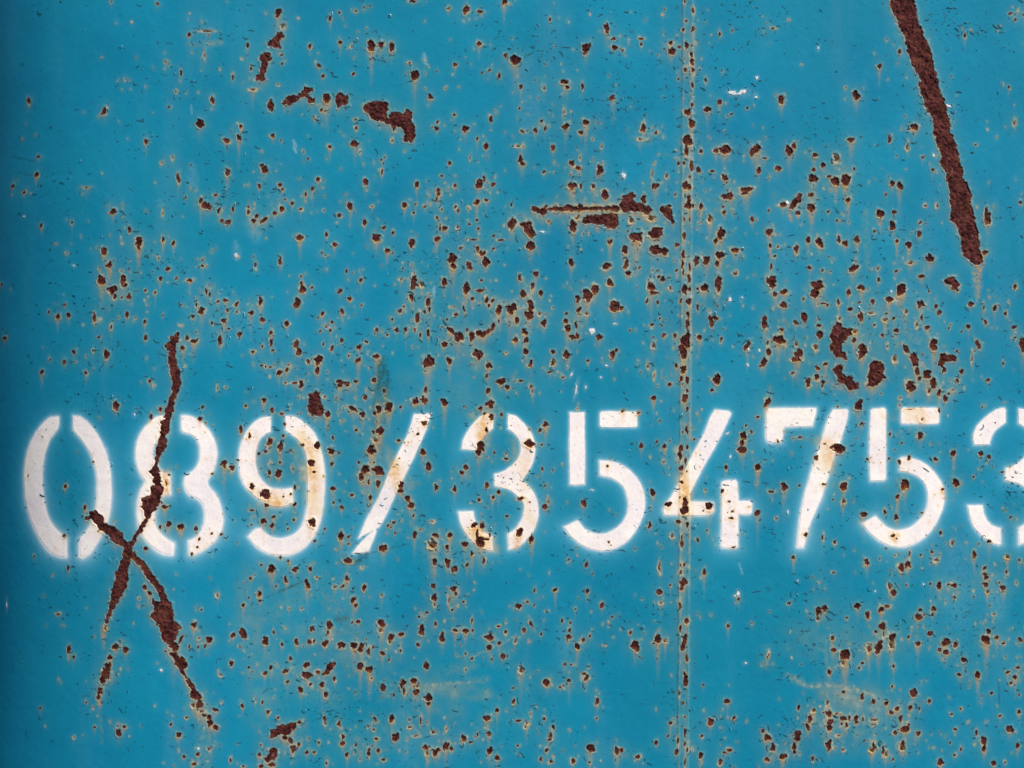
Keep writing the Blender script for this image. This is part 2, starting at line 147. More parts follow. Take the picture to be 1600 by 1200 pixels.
905,72,24,30; 933,112,26,24; 785,460,30,36; 430,460,24,40; 460,505,16,22; 365,238,28,12; 740,975,30,44; 775,943,24,20; 1115,995,36,34; 1165,883,16,14; 1068,927,14,20; 1345,840,28,28; 1212,308,34,34; 1305,400,42,34; 1455,370,26,28; 1520,360,36,60,30; 1447,548,20,40; 1555,573,14,20; 1565,15,18,18; 1520,182,20,24; 1358,120,16,34,0,o; 252,825,18,14; 1380,620,20,20,0,o; 1150,1130,20,20; 1235,1115,26,20; 1215,1175,26,16; 1442,1150,12,24; 1310,1080,30,24,0,o; 1183,440,12,24; 1238,445,14,20; 1515,810,20,26; 1260,210,12,14; 1520,1190,16,12; 540,790,14,12; 592,945,14,14; 1010,587,16,16,0,w; 1238,1080,12,20,0,w; 42,180,10,40,0,w; 1500,438,20,14,0,o; 1595,770,12,30,0,o; 690,640,14,12,0,o; 460,1010,14,14,0,o
T 1 3
22,112,28,34; 25,155,16,20; 188,25,26,36; 320,50,34,46,20; 570,12,26,34; 545,65,18,20; 610,150,26,34; 622,185,20,24; 675,75,24,34; 785,120,22,18,0,o; 785,295,50,40; 775,340,30,24,0,o; 640,287,22,20; 600,290,10,20; 460,308,34,40; 452,350,14,30; 350,330,34,34; 55,410,38,40; 110,350,14,24; 160,428,16,24; 253,410,24,36; 330,410,30,24; 362,405,14,24; 430,425,34,46; 532,435,44,36; 610,438,42,40; 663,435,32,28; 650,460,30,30; 705,470,18,50; 790,485,28,24; 845,380,34,40; 838,410,20,30,0,o; 905,365,36,20; 905,468,12,18; 1035,340,38,54; 1015,430,20,20; 1163,380,34,54; 1110,60,30,26; 1112,135,36,40; 1115,180,20,30,0,o; 1235,80,44,28; 1205,150,16,50,0,o; 1250,110,14,30; 1228,210,18,14; 1298,162,16,16; 1067,230,20,16; 1020,255,14,16; 1120,300,20,22; 1245,340,30,20; 1308,342,34,26; 1352,340,14,24; 1350,280,10,30; 1455,385,50,34; 1455,445,30,28; 1520,422,22,20; 1560,350,16,24; 1515,315,20,16; 1540,505,26,36; 1475,520,10,20; 1350,515,16,20; 1065,560,28,44; 1310,485,14,12; 185,592,38,30; 195,660,24,16; 95,575,24,24; 55,607,32,26; 213,518,18,24; 315,555,30,36; 315,622,54,44; 385,600,24,18; 490,640,18,26; 415,682,26,30; 438,742,28,36; 278,710,24,40,20; 340,680,18,18; 652,565,32,40; 708,582,36,34; 720,640,20,20,0,o; 795,695,32,46; 910,675,46,50; 925,720,20,40; 985,655,34,30; 1010,685,24,40,0,o; 1000,725,30,34; 1078,765,48,50; 1077,800,20,20; 860,745,14,20; 1505,838,24,34; 1445,888,46,36; 1455,985,26,24; 1460,1095,30,36; 1505,1140,30,24; 1300,1015,34,30; 1340,1040,16,14; 1385,990,10,24; 1185,1060,34,50; 1120,1105,36,44; 1140,1085,24,20; 1060,1070,34,24; 1070,1105,24,30,0,o; 1220,1080,24,20; 1190,955,12,30,0,o; 1070,915,14,20,0,o; 1030,905,10,40; 870,1005,44,50; 850,895,30,40; 750,1018,24,20; 745,895,14,40,40; 700,940,20,24,0,o; 705,1085,16,20; 705,1110,18,30; 765,1090,20,24; 800,1150,20,18; 570,1120,20,26; 625,1055,14,24; 543,1005,20,30; 540,1045,26,24; 518,920,20,34; 428,890,16,34; 430,920,20,20,0,o; 75,850,20,26; 40,790,14,24; 138,888,20,16; 270,917,24,18; 180,1015,34,30; 215,1025,30,34; 230,1085,28,50; 268,1052,22,26; 30,1190,30,24; 20,1115,20,24; 318,1105,20,18; 365,1100,20,16; 440,1170,12,20; 395,1040,12,20; 30,1055,10,16; 95,1180,40,20; 1110,975,40,24,0,o; 960,945,30,20,0,o; 1000,1000,40,14,0,o; 735,960,20,20,0,o; 205,205,14,14,0,o; 380,8,20,14,0,o; 490,70,24,20,0,o; 650,1150,16,14,0,o
T 2 3
20,405,20,40,0,o; 40,192,34,28; 97,160,18,16; 140,180,12,12; 270,88,24,20; 142,90,12,24; 468,95,26,28; 560,185,22,34; 395,205,14,12; 628,255,14,12; 365,292,14,20; 360,337,18,20; 350,378,28,30; 313,280,14,20; 75,340,20,28; 182,362,14,18; 408,440,34,40; 445,400,24,20; 487,375,14,26; 740,352,18,24; 770,435,46,60; 912,395,40,44; 958,405,22,24,0,o; 885,420,16,10; 55,590,40,44,0,o; 218,670,46,36; 300,695,20,14; 320,680,14,10; 355,655,24,24; 465,640,26,34; 450,610,24,14; 480,565,12,14; 370,552,14,12; 532,785,24,40; 528,890,12,14; 10,785,20,30; 10,700,14,12; 40,905,40,14; 95,920,24,20,0,o; 202,893,18,22; 260,945,20,20; 240,995,16,40; 235,1022,24,14; 217,1088,18,24; 245,1160,24,16; 180,1145,18,24; 385,1160,22,28; 490,1080,46,46; 487,1165,16,16; 655,1092,38,40; 685,1090,18,20; 785,1130,26,26; 900,1040,20,26; 975,1000,12,16; 992,918,20,26; 38,1060,16,16; 1350,310,18,22; 1345,782,32,26; 1385,888,22,24; 1238,912,34,44; 1180,1125,28,34; 1358,1088,30,18; 1300,1160,24,34; 1187,1000,20,16; 1195,680,14,14; 1415,145,14,24; 1570,970,20,24; 1590,1015,30,40; 1590,1145,24,24; 1597,510,10,50,0,o; 1500,292,10,10; 918,98,34,34; 930,170,30,16,0,o; 990,58,14,16; 1330,1105,20,14; 120,300,14,50,25; 1415,110,20,30,0,w; 1395,125,14,10,0,w; 1460,545,14,12,0,w; 575,435,20,10,0,o; 790,1135,14,10,0,w
1070,35,40,50; 1060,80,20,30; 1050,190,14,60,0,s; 1092,280,24,34; 1052,330,16,40; 1080,395,26,60; 1068,435,30,50; 1092,510,18,40,0,s; 1085,650,24,60; 1080,612,16,30; 1045,730,10,30,0,s; 1070,795,14,20,0,s; 1080,980,16,50; 1037,1030,14,30; 1080,1050,16,24; 1030,1098,26,36; 1095,1085,10,30; 1035,880,10,12; 1080,880,12,12; 1082,1160,10,50,0,s
T 3 3
785,105,32,30; 760,65,26,44,0,o; 865,55,12,14; 1015,50,14,16; 1068,60,28,44; 1160,60,40,24; 1130,52,20,10; 1168,132,14,20; 1360,10,30,20; 1357,55,26,30; 1370,95,24,24,0,o; 1472,75,36,28; 1445,42,12,12; 313,220,40,50; 350,200,34,34,30; 313,265,24,30,0,o; 558,190,32,34; 620,245,28,40; 708,210,28,40; 745,190,34,20; 935,250,40,34; 952,210,18,24; 1035,203,24,34; 1028,240,14,20; 975,240,14,14; 715,312,34,36; 720,360,14,50,0,o; 675,348,20,16; 775,385,38,54; 770,430,30,50,0,o; 690,445,40,60; 630,450,34,50,0,o; 935,422,36,28; 880,380,16,20; 1015,360,30,24; 490,262,16,16; 400,388,24,26; 412,463,28,20; 482,495,56,64; 465,545,24,40,0,o; 385,600,18,30; 590,545,18,16; 570,575,10,20; 785,565,18,22; 1108,410,46,44; 1172,428,24,36; 1075,460,20,24; 1113,475,34,28; 1220,522,28,34; 1310,618,32,40; 1375,348,30,28; 1362,400,46,44; 1430,383,26,20; 1468,422,20,14; 1578,397,20,20; 1560,570,28,24; 1545,635,30,24; 1498,602,20,20; 1518,670,16,20; 1197,620,30,18; 1395,732,20,16; 910,735,44,40; 888,825,24,26; 947,828,10,30; 1007,782,18,20; 775,690,10,24; 590,755,20,40; 655,783,24,32; 470,725,22,20; 370,790,20,40,0,o; 380,860,34,50; 385,915,36,34; 385,950,30,40; 260,895,26,40; 250,945,20,40,20; 190,820,16,30; 182,988,44,36; 180,1020,30,30; 163,1068,28,36; 165,1100,16,24; 30,1070,30,40; 8,1015,24,30; 92,1130,42,44; 5,1150,12,20; 380,1060,36,50; 470,1085,20,24,0,o; 470,890,36,26; 510,885,16,34; 490,930,14,34; 550,890,20,40; 555,915,24,18; 595,895,10,30; 460,925,14,20; 740,795,20,30; 805,830,30,24; 770,855,24,24; 830,890,18,40; 855,957,46,34; 880,930,14,24; 940,985,24,30; 795,980,20,24; 650,1080,40,50,0,o; 720,1085,16,50; 735,1110,24,40,0,o; 835,1065,40,40,0,o; 845,1040,24,26; 650,930,12,12; 280,1140,16,30; 1345,1030,34,50; 1350,1080,24,40; 1303,980,18,34; 1170,960,16,20; 1140,1040,14,14; 1080,1165,34,40; 1410,1170,28,34; 1512,960,50,44; 1560,1060,20,36; 1450,875,20,14; 1570,853,18,20; 1145,865,14,14; 1205,830,12,14; 660,1050,10,30; 780,1145,14,14; 1165,1120,16,14; 1205,1085,10,20; 5,495,12,30,0,o; 280,840,30,30,0,o; 660,900,50,20,0,o; 440,1000,30,14,0,o; 430,860,40,14,0,o; 188,28,8,8,0,w; 970,50,8,8,0,w; 668,95,6,6,0,w; 130,170,24,14,30; 1410,240,16,20,0,o; 320,35,14,14,0,o
'''
POLYS = [
 # (name, tile x, tile y, points in tile coordinates)
 ('rust_streak', 3, 0, [(745,-120),(760,0),(765,40),(800,100),(810,150),(840,200),(855,270),(875,330),(895,390),(925,450),(955,500),(940,540),(965,600),(1000,690),(1028,750),(1040,850),(1065,930),(1085,990),(1075,1025),(1110,1080),(1130,1180),(1135,1240),(1145,1310),(1140,1370),(1180,1400),(1195,1470),(1210,1530),(1222,1600),(1270,1640),(1310,1655),(1340,1645),(1330,1600),(1320,1530),(1315,1470),(1300,1400),(1285,1330),(1265,1260),(1262,1200),(1225,1120),(1205,1030),(1185,970),(1175,900),(1140,830),(1125,740),(1110,660),(1080,580),(1060,500),(1045,430),(1020,350),(1000,280),(965,200),(935,120),(930,60),(910,0),(895,-120)]),
 ('rust_streak', 0, 2, [(1110,-320),(1065,-290),(1060,-260),(1030,-245),(1030,-220),(1058,-210),(1050,-160),(1060,-100),(1080,-30),(1085,0),(1070,60),(1050,120),(1030,170),(1030,210),(995,230),(1010,260),(1000,310),(980,380),(970,450),(960,520),(925,545),(955,580),(955,630),(930,650),(945,690),(890,715),(890,780),(910,830),(880,880),(845,940),(800,1000),(770,960),(770,930),(700,890),(650,860),(640,820),(575,795),(550,800),(560,825),(530,835),(535,850),(580,860),(610,905),(650,920),(690,975),(740,1000),(770,1030),(765,1090),(735,1150),(720,1200),(705,1260),(690,1310),(685,1390),(665,1440),(650,1510),(675,1500),(690,1440),(720,1380),(765,1330),(795,1250),(800,1190),(820,1080),(870,1140),(890,1180),(930,1225),(970,1270),(1000,1330),(1005,1360),(960,1350),(945,1380),(965,1400),(940,1450),(970,1490),(1000,1530),(1020,1600),(1060,1635),(1095,1600),(1110,1550),(1130,1530),(1120,1500),(1085,1470),(1080,1400),(1050,1340),(1020,1290),(990,1240),(955,1190),(900,1120),(850,1070),(830,1050),(830,1010),(870,940),(920,870),(960,800),(1000,740),(1015,690),(1010,600),(1000,550),(985,520),(1000,450),(1040,390),(1030,340),(1060,310),(1055,250),(1080,190),(1080,150),(1100,80),(1130,10),(1130,-50),(1110,-100),(1100,-180),(1100,-240),(1120,-280),(1120,-310)]),
 ('rust_patch', 0, 3, [(1060,480),(1090,475),(1110,500),(1150,520),(1165,520),(1165,580),(1140,600),(1190,650),(1215,690),(1225,720),(1250,735),(1265,770),(1240,790),(1200,760),(1180,740),(1200,725),(1170,660),(1120,580),(1085,525)]),
 ('rust_patch', 0, 3, [(655,555),(692,545),(695,570),(675,640),(640,660),(630,640),(645,590)]),
 ('rust_patch', 1, 0, [(130,205),(165,200),(172,225),(150,260),(155,300),(120,300),(95,290),(68,285),(65,265),(100,240)]),
 ('rust_patch', 1, 0, [(30,335),(85,330),(90,365),(70,400),(60,440),(50,470),(60,500),(30,510),(0,505),(-5,480),(20,455),(30,420),(22,380)]),
 ('rust_patch', 1, 0, [(75,630),(95,625),(108,650),(100,695),(82,690),(70,660)]),
 ('rust_patch', 1, 0, [(170,640),(190,610),(240,600),(290,570),(320,545),(355,545),(350,570),(320,585),(330,610),(365,620),(360,645),(335,645),(310,600),(280,610),(250,640),(210,660),(180,655)]),
 ('rust_patch', 1, 0, [(500,600),(530,580),(560,590),(580,620),(575,655),(540,660),(510,675),(500,650)]),
 ('rust_patch', 1, 0, [(668,655),(700,650),(730,635),(770,630),(825,645),(825,690),(815,720),(840,760),(835,780),(790,765),(715,740),(705,705),(670,695)]),
 ('rust_patch', 1, 0, [(835,715),(870,700),(910,710),(940,690),(970,700),(968,745),(985,780),(992,850),(970,885),(920,885),(930,840),(900,800),(880,790),(860,815),(845,785),(835,750)]),
 ('rust_patch', 2, 1, [(125,90),(160,105),(215,90),(215,140),(180,145),(130,120)]),
 ('rust_patch', 2, 1, [(680,40),(710,20),(745,5),(765,20),(765,60),(800,75),(850,85),(875,110),(860,130),(820,125),(770,130),(735,120),(700,125),(675,110),(672,70)]),
 ('rust_patch', 2, 1, [(430,175),(460,150),(520,145),(560,135),(665,140),(660,200),(650,230),(610,225),(560,210),(500,200),(440,190)]),
 ('rust_patch', 2, 1, [(925,100),(960,90),(990,90),(1000,140),(1015,190),(1005,205),(980,170),(940,145)]),
 ('rust_patch', 3, 1, [(385,890),(415,850),(420,820),(450,820),(465,850),(530,855),(505,900),(480,930),(455,960),(455,985),(490,1010),(490,1050),(440,1035),(400,1010),(385,970),(395,930)]),
 ('rust_patch', 3, 1, [(400,1110),(430,1080),(465,1085),(460,1130),(490,1150),(525,1145),(530,1180),(560,1195),(562,1230),(500,1240),(475,1205),(440,1190),(420,1150)]),
 ('rust_patch', 3, 1, [(640,1090),(655,1045),(680,1060),(710,1055),(730,1100),(715,1140),(740,1165),(700,1180),(690,1210),(640,1215),(620,1180),(625,1130)]),
 ('rust_patch', 3, 1, [(1070,1010),(1110,1015),(1170,1020),(1180,1045),(1150,1060),(1110,1060),(1090,1090),(1070,1080),(1075,1050)]),
 ('rust_patch', 3, 1, [(890,1010),(915,1010),(940,1060),(940,1090),(910,1085),(890,1040)]),
 ('rust_patch', 3, 1, [(1090,565),(1130,530),(1170,530),(1190,580),(1180,620),(1160,615),(1140,580)]),
 ('rust_patch', 3, 1, [(210,20),(185,15),(150,50),(130,100),(150,110),(200,60)]),
 ('rust_patch', 1, 2, [(325,70),(375,40),(400,60),(405,130),(430,160),(400,200),(340,200),(330,150)]),
 ('rust_patch', 1, 3, [(460,535),(490,540),(495,560),(470,590),(440,620),(415,615),(430,590)]),
 ('rust_patch', 1, 3, [(85,1010),(95,965),(130,950),(160,925),(200,925),(250,920),(262,945),(230,965),(190,1000),(150,995),(130,1000)]),
 ('rust_patch', 1, 3, [(80,1080),(110,1072),(135,1100),(130,1130),(110,1150),(60,1180),(58,1150),(75,1120)]),
]
# each figure: (label, [polygons (tile x, tile y, points)])
_three = [(1,2,[(1440,185),(1400,205),(1340,270),(1300,340),(1285,405),(1375,415),(1390,370),(1430,320),(1480,275),(1485,195)]),
          (1,2,[(1265,800),(1355,797),(1370,860),(1400,905),(1475,955),(1480,1040),(1440,1035),(1380,1005),(1320,945),(1280,870)]),
          (2,2,[(-25,190),(20,200),(70,245),(120,310),(143,380),(140,450),(110,530),(62,600),(120,660),(155,730),(162,820),(140,900),(100,960),(40,1015),(-20,1035),(-22,940),(20,910),(55,860),(75,800),(70,740),(30,695),(-20,660),(-70,645),(-108,635),(-108,565),(-60,550),(0,510),(40,460),(55,400),(40,340),(5,300),(-25,280)])]
FIGURES = [
 ('white stencilled figure 0 at the left end', [
   (0,2,[(365,205),(305,215),(235,290),(185,390),(157,500),(153,600),(165,730),(200,850),(250,960),(310,1040),(370,1075),(410,1075),(410,970),(350,915),(305,850),(275,750),(262,640),(262,540),(280,430),(310,350),(345,300),(365,265)]),
   (0,2,[(458,200),(500,205),(560,255),(620,340),(660,430),(685,530),(690,640),(688,740),(670,850),(640,930),(590,1010),(550,1060),(515,1080),(503,1070),(500,975),(540,930),(580,860),(605,780),(613,680),(610,580),(590,490),(560,420),(520,360),(470,300),(460,285)])]),
 ('white stencilled figure 8 crossed by a rust streak', [
   (0,2,[(1045,195),(985,205),(920,255),(870,330),(850,410),(855,490),(880,560),(915,610),(880,680),(862,760),(862,840),(890,940),(950,1010),(1020,1055),(1075,1065),(1080,1000),(1020,960),(975,900),(960,830),(975,760),(1010,700),(1060,685),(1060,565),(1010,550),(975,500),(955,440),(965,380),(1000,330),(1045,300)]),
   (0,2,[(1135,200),(1175,200),(1250,235),(1310,300),(1345,380),(1350,460),(1330,540),(1295,600),(1300,640),(1350,700),(1380,790),(1383,870),(1355,950),(1290,1020),(1210,1065),(1188,1065),(1182,985),(1230,960),(1270,900),(1285,830),(1275,760),(1240,715),(1185,690),(1160,650),(1155,600),(1170,570),(1215,540),(1245,490),(1253,420),(1240,360),(1200,315),(1145,298),(1137,285)])]),
 ('white stencilled figure 9 with orange rust stains', [
   (1,2,[(90,205),(30,215),(-30,260),(-70,320),(-97,390),(-107,470),(-98,560),(-65,640),(0,705),(60,745),(130,765),(200,755),(228,740),(225,655),(170,660),(90,650),(40,610),(10,560),(-5,480),(0,410),(20,350),(60,310),(90,300)]),
   (1,2,[(185,200),(240,205),(310,250),(370,320),(405,410),(420,500),(428,600),(420,720),(405,830),(370,930),(320,1000),(250,1050),(170,1068),(80,1055),(10,1020),(-45,955),(0,910),(30,905),(60,940),(110,965),(170,970),(230,950),(275,910),(305,850),(322,760),(325,660),(322,560),(318,470),(300,400),(265,350),(215,310),(185,290)])]),
 ('white stencilled slash scratched through near its foot', [
   (1,2,[(988,190),(1092,185),(1060,290),(935,560),(870,690),(770,890),(730,915),(680,940),(640,965),(690,850),(770,700),(850,510),(945,320)]),
   (1,2,[(745,905),(752,918),(700,1050),(605,1058),(640,1010),(700,950)])]),
 ('white stencilled figure 3 next after the slash', _three),
 ('white stencilled figure 5 left of the seam', [
   (2,2,[(362,180),(452,178),(453,400),(451,625),(400,629),(363,626),(360,400)]),
   (2,2,[(550,185),(562,174),(775,174),(780,182),(780,262),(770,268),(560,268),(549,258)]),
   (2,2,[(548,480),(640,490),(720,530),(785,600),(820,680),(828,760),(810,840),(760,930),(690,1000),(600,1038),(520,1035),(440,1005),(370,950),(328,895),(410,857),(450,905),(510,935),(580,938),(650,905),(705,845),(728,770),(720,700),(690,635),(630,590),(552,570)])]),
 ('white stencilled figure 4 painted across the rusty seam', [
   (2,2,[(1270,162),(1355,172),(1368,185),(1350,230),(1280,370),(1200,510),(1110,690),(1115,735),(1215,740),(1255,745),(1260,790),(1230,815),(1100,820),(1050,818),(955,818),(948,780),(1000,700),(1060,580),(1130,440),(1200,310),(1245,200)]),
   (2,2,[(1310,615),(1330,606),(1395,603),(1406,612),(1412,735),(1485,735),(1495,745),(1495,800),(1485,810),(1410,812),(1408,1015),(1400,1022),(1315,1022),(1310,1010),(1312,800)])]),
 ('white stencilled figure 7 thinning out at its foot', [
   (3,2,[(-10,165),(0,155),(20,154),(300,152),(300,175),(275,262),(100,268),(80,360),(40,364),(0,357),(-8,340)]),
   (3,2,[(408,160),(492,160),(500,170),(490,230),(440,380),(400,490),(340,680),(300,770),(260,870),(214,1015),(185,1015),(197,900),(215,760),(245,640),(300,460),(350,300),(380,210)])]),
 ('white stencilled figure 5 to the right of the figure 7', [
   (3,2,[(642,165),(655,155),(725,150),(736,160),(735,400),(732,590),(722,600),(640,604),(634,400)]),
   (3,2,[(832,158),(845,150),(1060,150),(1068,160),(1066,240),(1058,248),(838,248),(832,240)]),
   (3,2,[(822,470),(840,458),(900,465),(980,500),(1050,570),(1095,650),(1100,720),(1080,800),(1040,880),(980,950),(900,1000),(820,1018),(740,1000),(650,940),(590,872),(672,832),(720,880),(770,912),(840,915),(910,890),(965,835),(995,770),(1000,690),(980,620),(930,575),(870,550),(822,540)])]),
 ('white stencilled figure 3 cut off by the right edge', [
   (a, b, [(x + 798 * 4, y - 9 * 4) for x, y in pts]) for a, b, pts in _three]),
]
FIGURES[9][1][0] = (3,2,[(1475,150),(1484,160),(1483,240),(1420,290),(1395,330),(1383,375),(1290,378),(1282,330),(1310,260),(1370,200),(1440,155)])
FIGURES[9][1][1] = (3,2,[(1250,762),(1338,760),(1350,820),(1390,880),(1450,905),(1452,995),(1440,1002),(1410,995),(1340,950),(1280,880)])

def tile_uv(tx, ty, pts):
    a = np.array(pts, float)
    return tx * 400 + a[:, 0] / 4, ty * 300 + a[:, 1] / 4

def resample(x, y, step=3.0, smooth=True):
    """closed outline through the traced points; gentle corners rounded, sharp ones kept"""
    P = np.stack([x, y], 1); n = len(P); out = []
    tang = np.zeros_like(P)
    for i in range(n):
        a = P[i] - P[i - 1]; b = P[(i + 1) % n] - P[i]
        ca = np.dot(a, b) / (np.linalg.norm(a) * np.linalg.norm(b) + 1e-9)
        tang[i] = (P[(i + 1) % n] - P[i - 1]) * 0.5 if ca > 0.72 else 0
    for i in range(n):
        j = (i + 1) % n
        L = np.linalg.norm(P[j] - P[i]); m = max(1, int(L / step))
        ti = tang[i]; tj = tang[j]
        nt = lambda t: t / (np.linalg.norm(t) + 1e-9) * L if np.linalg.norm(t) > 0 else (P[j] - P[i])
        ti, tj = (nt(ti), nt(tj)) if smooth else (P[j] - P[i], P[j] - P[i])
        for k in range(m):
            t = k / m
            h = (2*t**3 - 3*t*t + 1) * P[i] + (t**3 - 2*t*t + t) * ti + (-2*t**3 + 3*t*t) * P[j] + (t**3 - t*t) * tj
            out.append(h)
    return np.array(out)

def poly_sdf(px, py, poly):
    """signed distance, negative inside"""
    shp = px.shape; x = px.ravel().astype(np.float32); y = py.ravel().astype(np.float32)
    d2 = np.full(x.shape, 1e12, np.float32); ins = np.zeros(x.shape, bool)
    A = poly; B = np.roll(poly, -1, 0)
    for (ax, ay), (bx, by) in zip(A, B):
        ex, ey = bx - ax, by - ay
        t = np.clip(((x - ax) * ex + (y - ay) * ey) / (ex * ex + ey * ey + 1e-9), 0, 1)
        dx = x - ax - t * ex; dy = y - ay - t * ey
        d2 = np.minimum(d2, dx * dx + dy * dy)
        if ay != by:
            c = ((ay > y) != (by > y)) & (x < (bx - ax) * (y - ay) / (by - ay) + ax)
            ins ^= c
    d = np.sqrt(d2)
    return np.where(ins, -d, d).reshape(shp)

# ------------------------------------------------------------------ raster fields over the sheet
G = 1.2
PA, PB, QA, QB = -150.0, 1720.0, -110.0, 1310.0
gp = np.arange(PA, PB + G, G); gq = np.arange(QA, QB + G, G)
NP, NQ = len(gp), len(gq)
PG, QG = np.meshgrid(gp, gq)            # rows are q
ring = np.zeros((NQ, NP), np.float32)   # pale tan bloom round the rust
run = np.zeros((NQ, NP), np.float32)    # orange run-off
spray = np.zeros((NQ, NP), np.float32)  # white overspray
dirt = np.zeros((NQ, NP), np.float32)   # dark grime
chalk = np.zeros((NQ, NP), np.float32)  # pale bleaching
H = np.zeros((NQ, NP), np.float32)      # relief

def window(p0, p1, q0, q1):
    i0 = max(0, int((p0 - PA) / G)); i1 = min(NP, int((p1 - PA) / G) + 2)
    j0 = max(0, int((q0 - QA) / G)); j1 = min(NQ, int((q1 - QA) / G) + 2)
    return slice(j0, max(j0, j1)), slice(i0, max(i0, i1))

def warp(p, q, amp):
    return (p + amp * (vn(p, q, 5.0, 20) + 0.6 * vn(p, q, 2.3, 21)),
            q + amp * (vn(p, q, 5.0, 22) + 0.6 * vn(p, q, 2.3, 23)))

class Blob:
    """one rusted place: f(p,q) < 0 inside"""
    def __init__(s, p, q, a, b, ang, kind, seed):
        s.kind = kind; s.tiny = False; s.poly = None; s.name = 'rust_patch'
        r = np.random.default_rng(seed)
        s.p, s.q, s.a, s.b, s.ang = p, q, a, b, math.radians(ang)
        s.h = [(k, r.uniform(0, 6.28), r.uniform(.05, .24) / (k ** .4)) for k in (2, 3, 4, 5, 7)]
        s.lobes = [(r.uniform(-.5, .5) * a, r.uniform(-.6, .6) * b, r.uniform(.5, .8)) for _ in range(3)]
        s.rnd = r.uniform(); s.rnd2 = r.uniform(); s.area = 3.14 * a * b
        s.box = (p - max(a, b) * 1.6 - 2, p + max(a, b) * 1.6 + 2, q - max(a, b) * 1.6 - 2, q + max(a, b) * 1.6 + 2)
    @staticmethod
    def from_poly(name, poly, seed):
        c = poly.mean(0); ex = poly.max(0) - poly.min(0)
        s = Blob(c[0], c[1], ex[0] / 2, ex[1] / 2, 0, 'r', seed)
        s.poly = poly; s.name = name
        s.area = 0.5 * abs(np.sum(poly[:, 0] * np.roll(poly[:, 1], -1) - poly[:, 1] * np.roll(poly[:, 0], -1)))
        s.box = (poly[:, 0].min() - 4, poly[:, 0].max() + 4, poly[:, 1].min() - 4, poly[:, 1].max() + 4)
        return s
    def f(s, P, Q):
        if s.poly is not None:
            p, q = warp(P, Q, 1.7)
            return poly_sdf(p, q, s.poly) + 1.3 * vn(P, Q, 7.0, 25) + 1.5 * vn(P, Q, 3.0, 24)
        m = min(s.a, s.b)
        p, q = warp(P, Q, min(1.9, 0.42 * m))
        c, n = math.cos(s.ang), math.sin(s.ang)
        x = (p - s.p) * c - (q - s.q) * n; y = (p - s.p) * n + (q - s.q) * c
        best = None
        for lx, ly, lr in [(0, 0, .98)] + (s.lobes if m > 2.2 else []):
            X = (x - lx) / s.a; Y = (y - ly) / s.b
            t = np.arctan2(Y, X)
            w = lr * (1 + sum(am * np.cos(k * t + ph) for k, ph, am in s.h))
            d = (np.sqrt(X * X + Y * Y) - w) * m
            best = d if best is None else np.minimum(best, d)
        return best

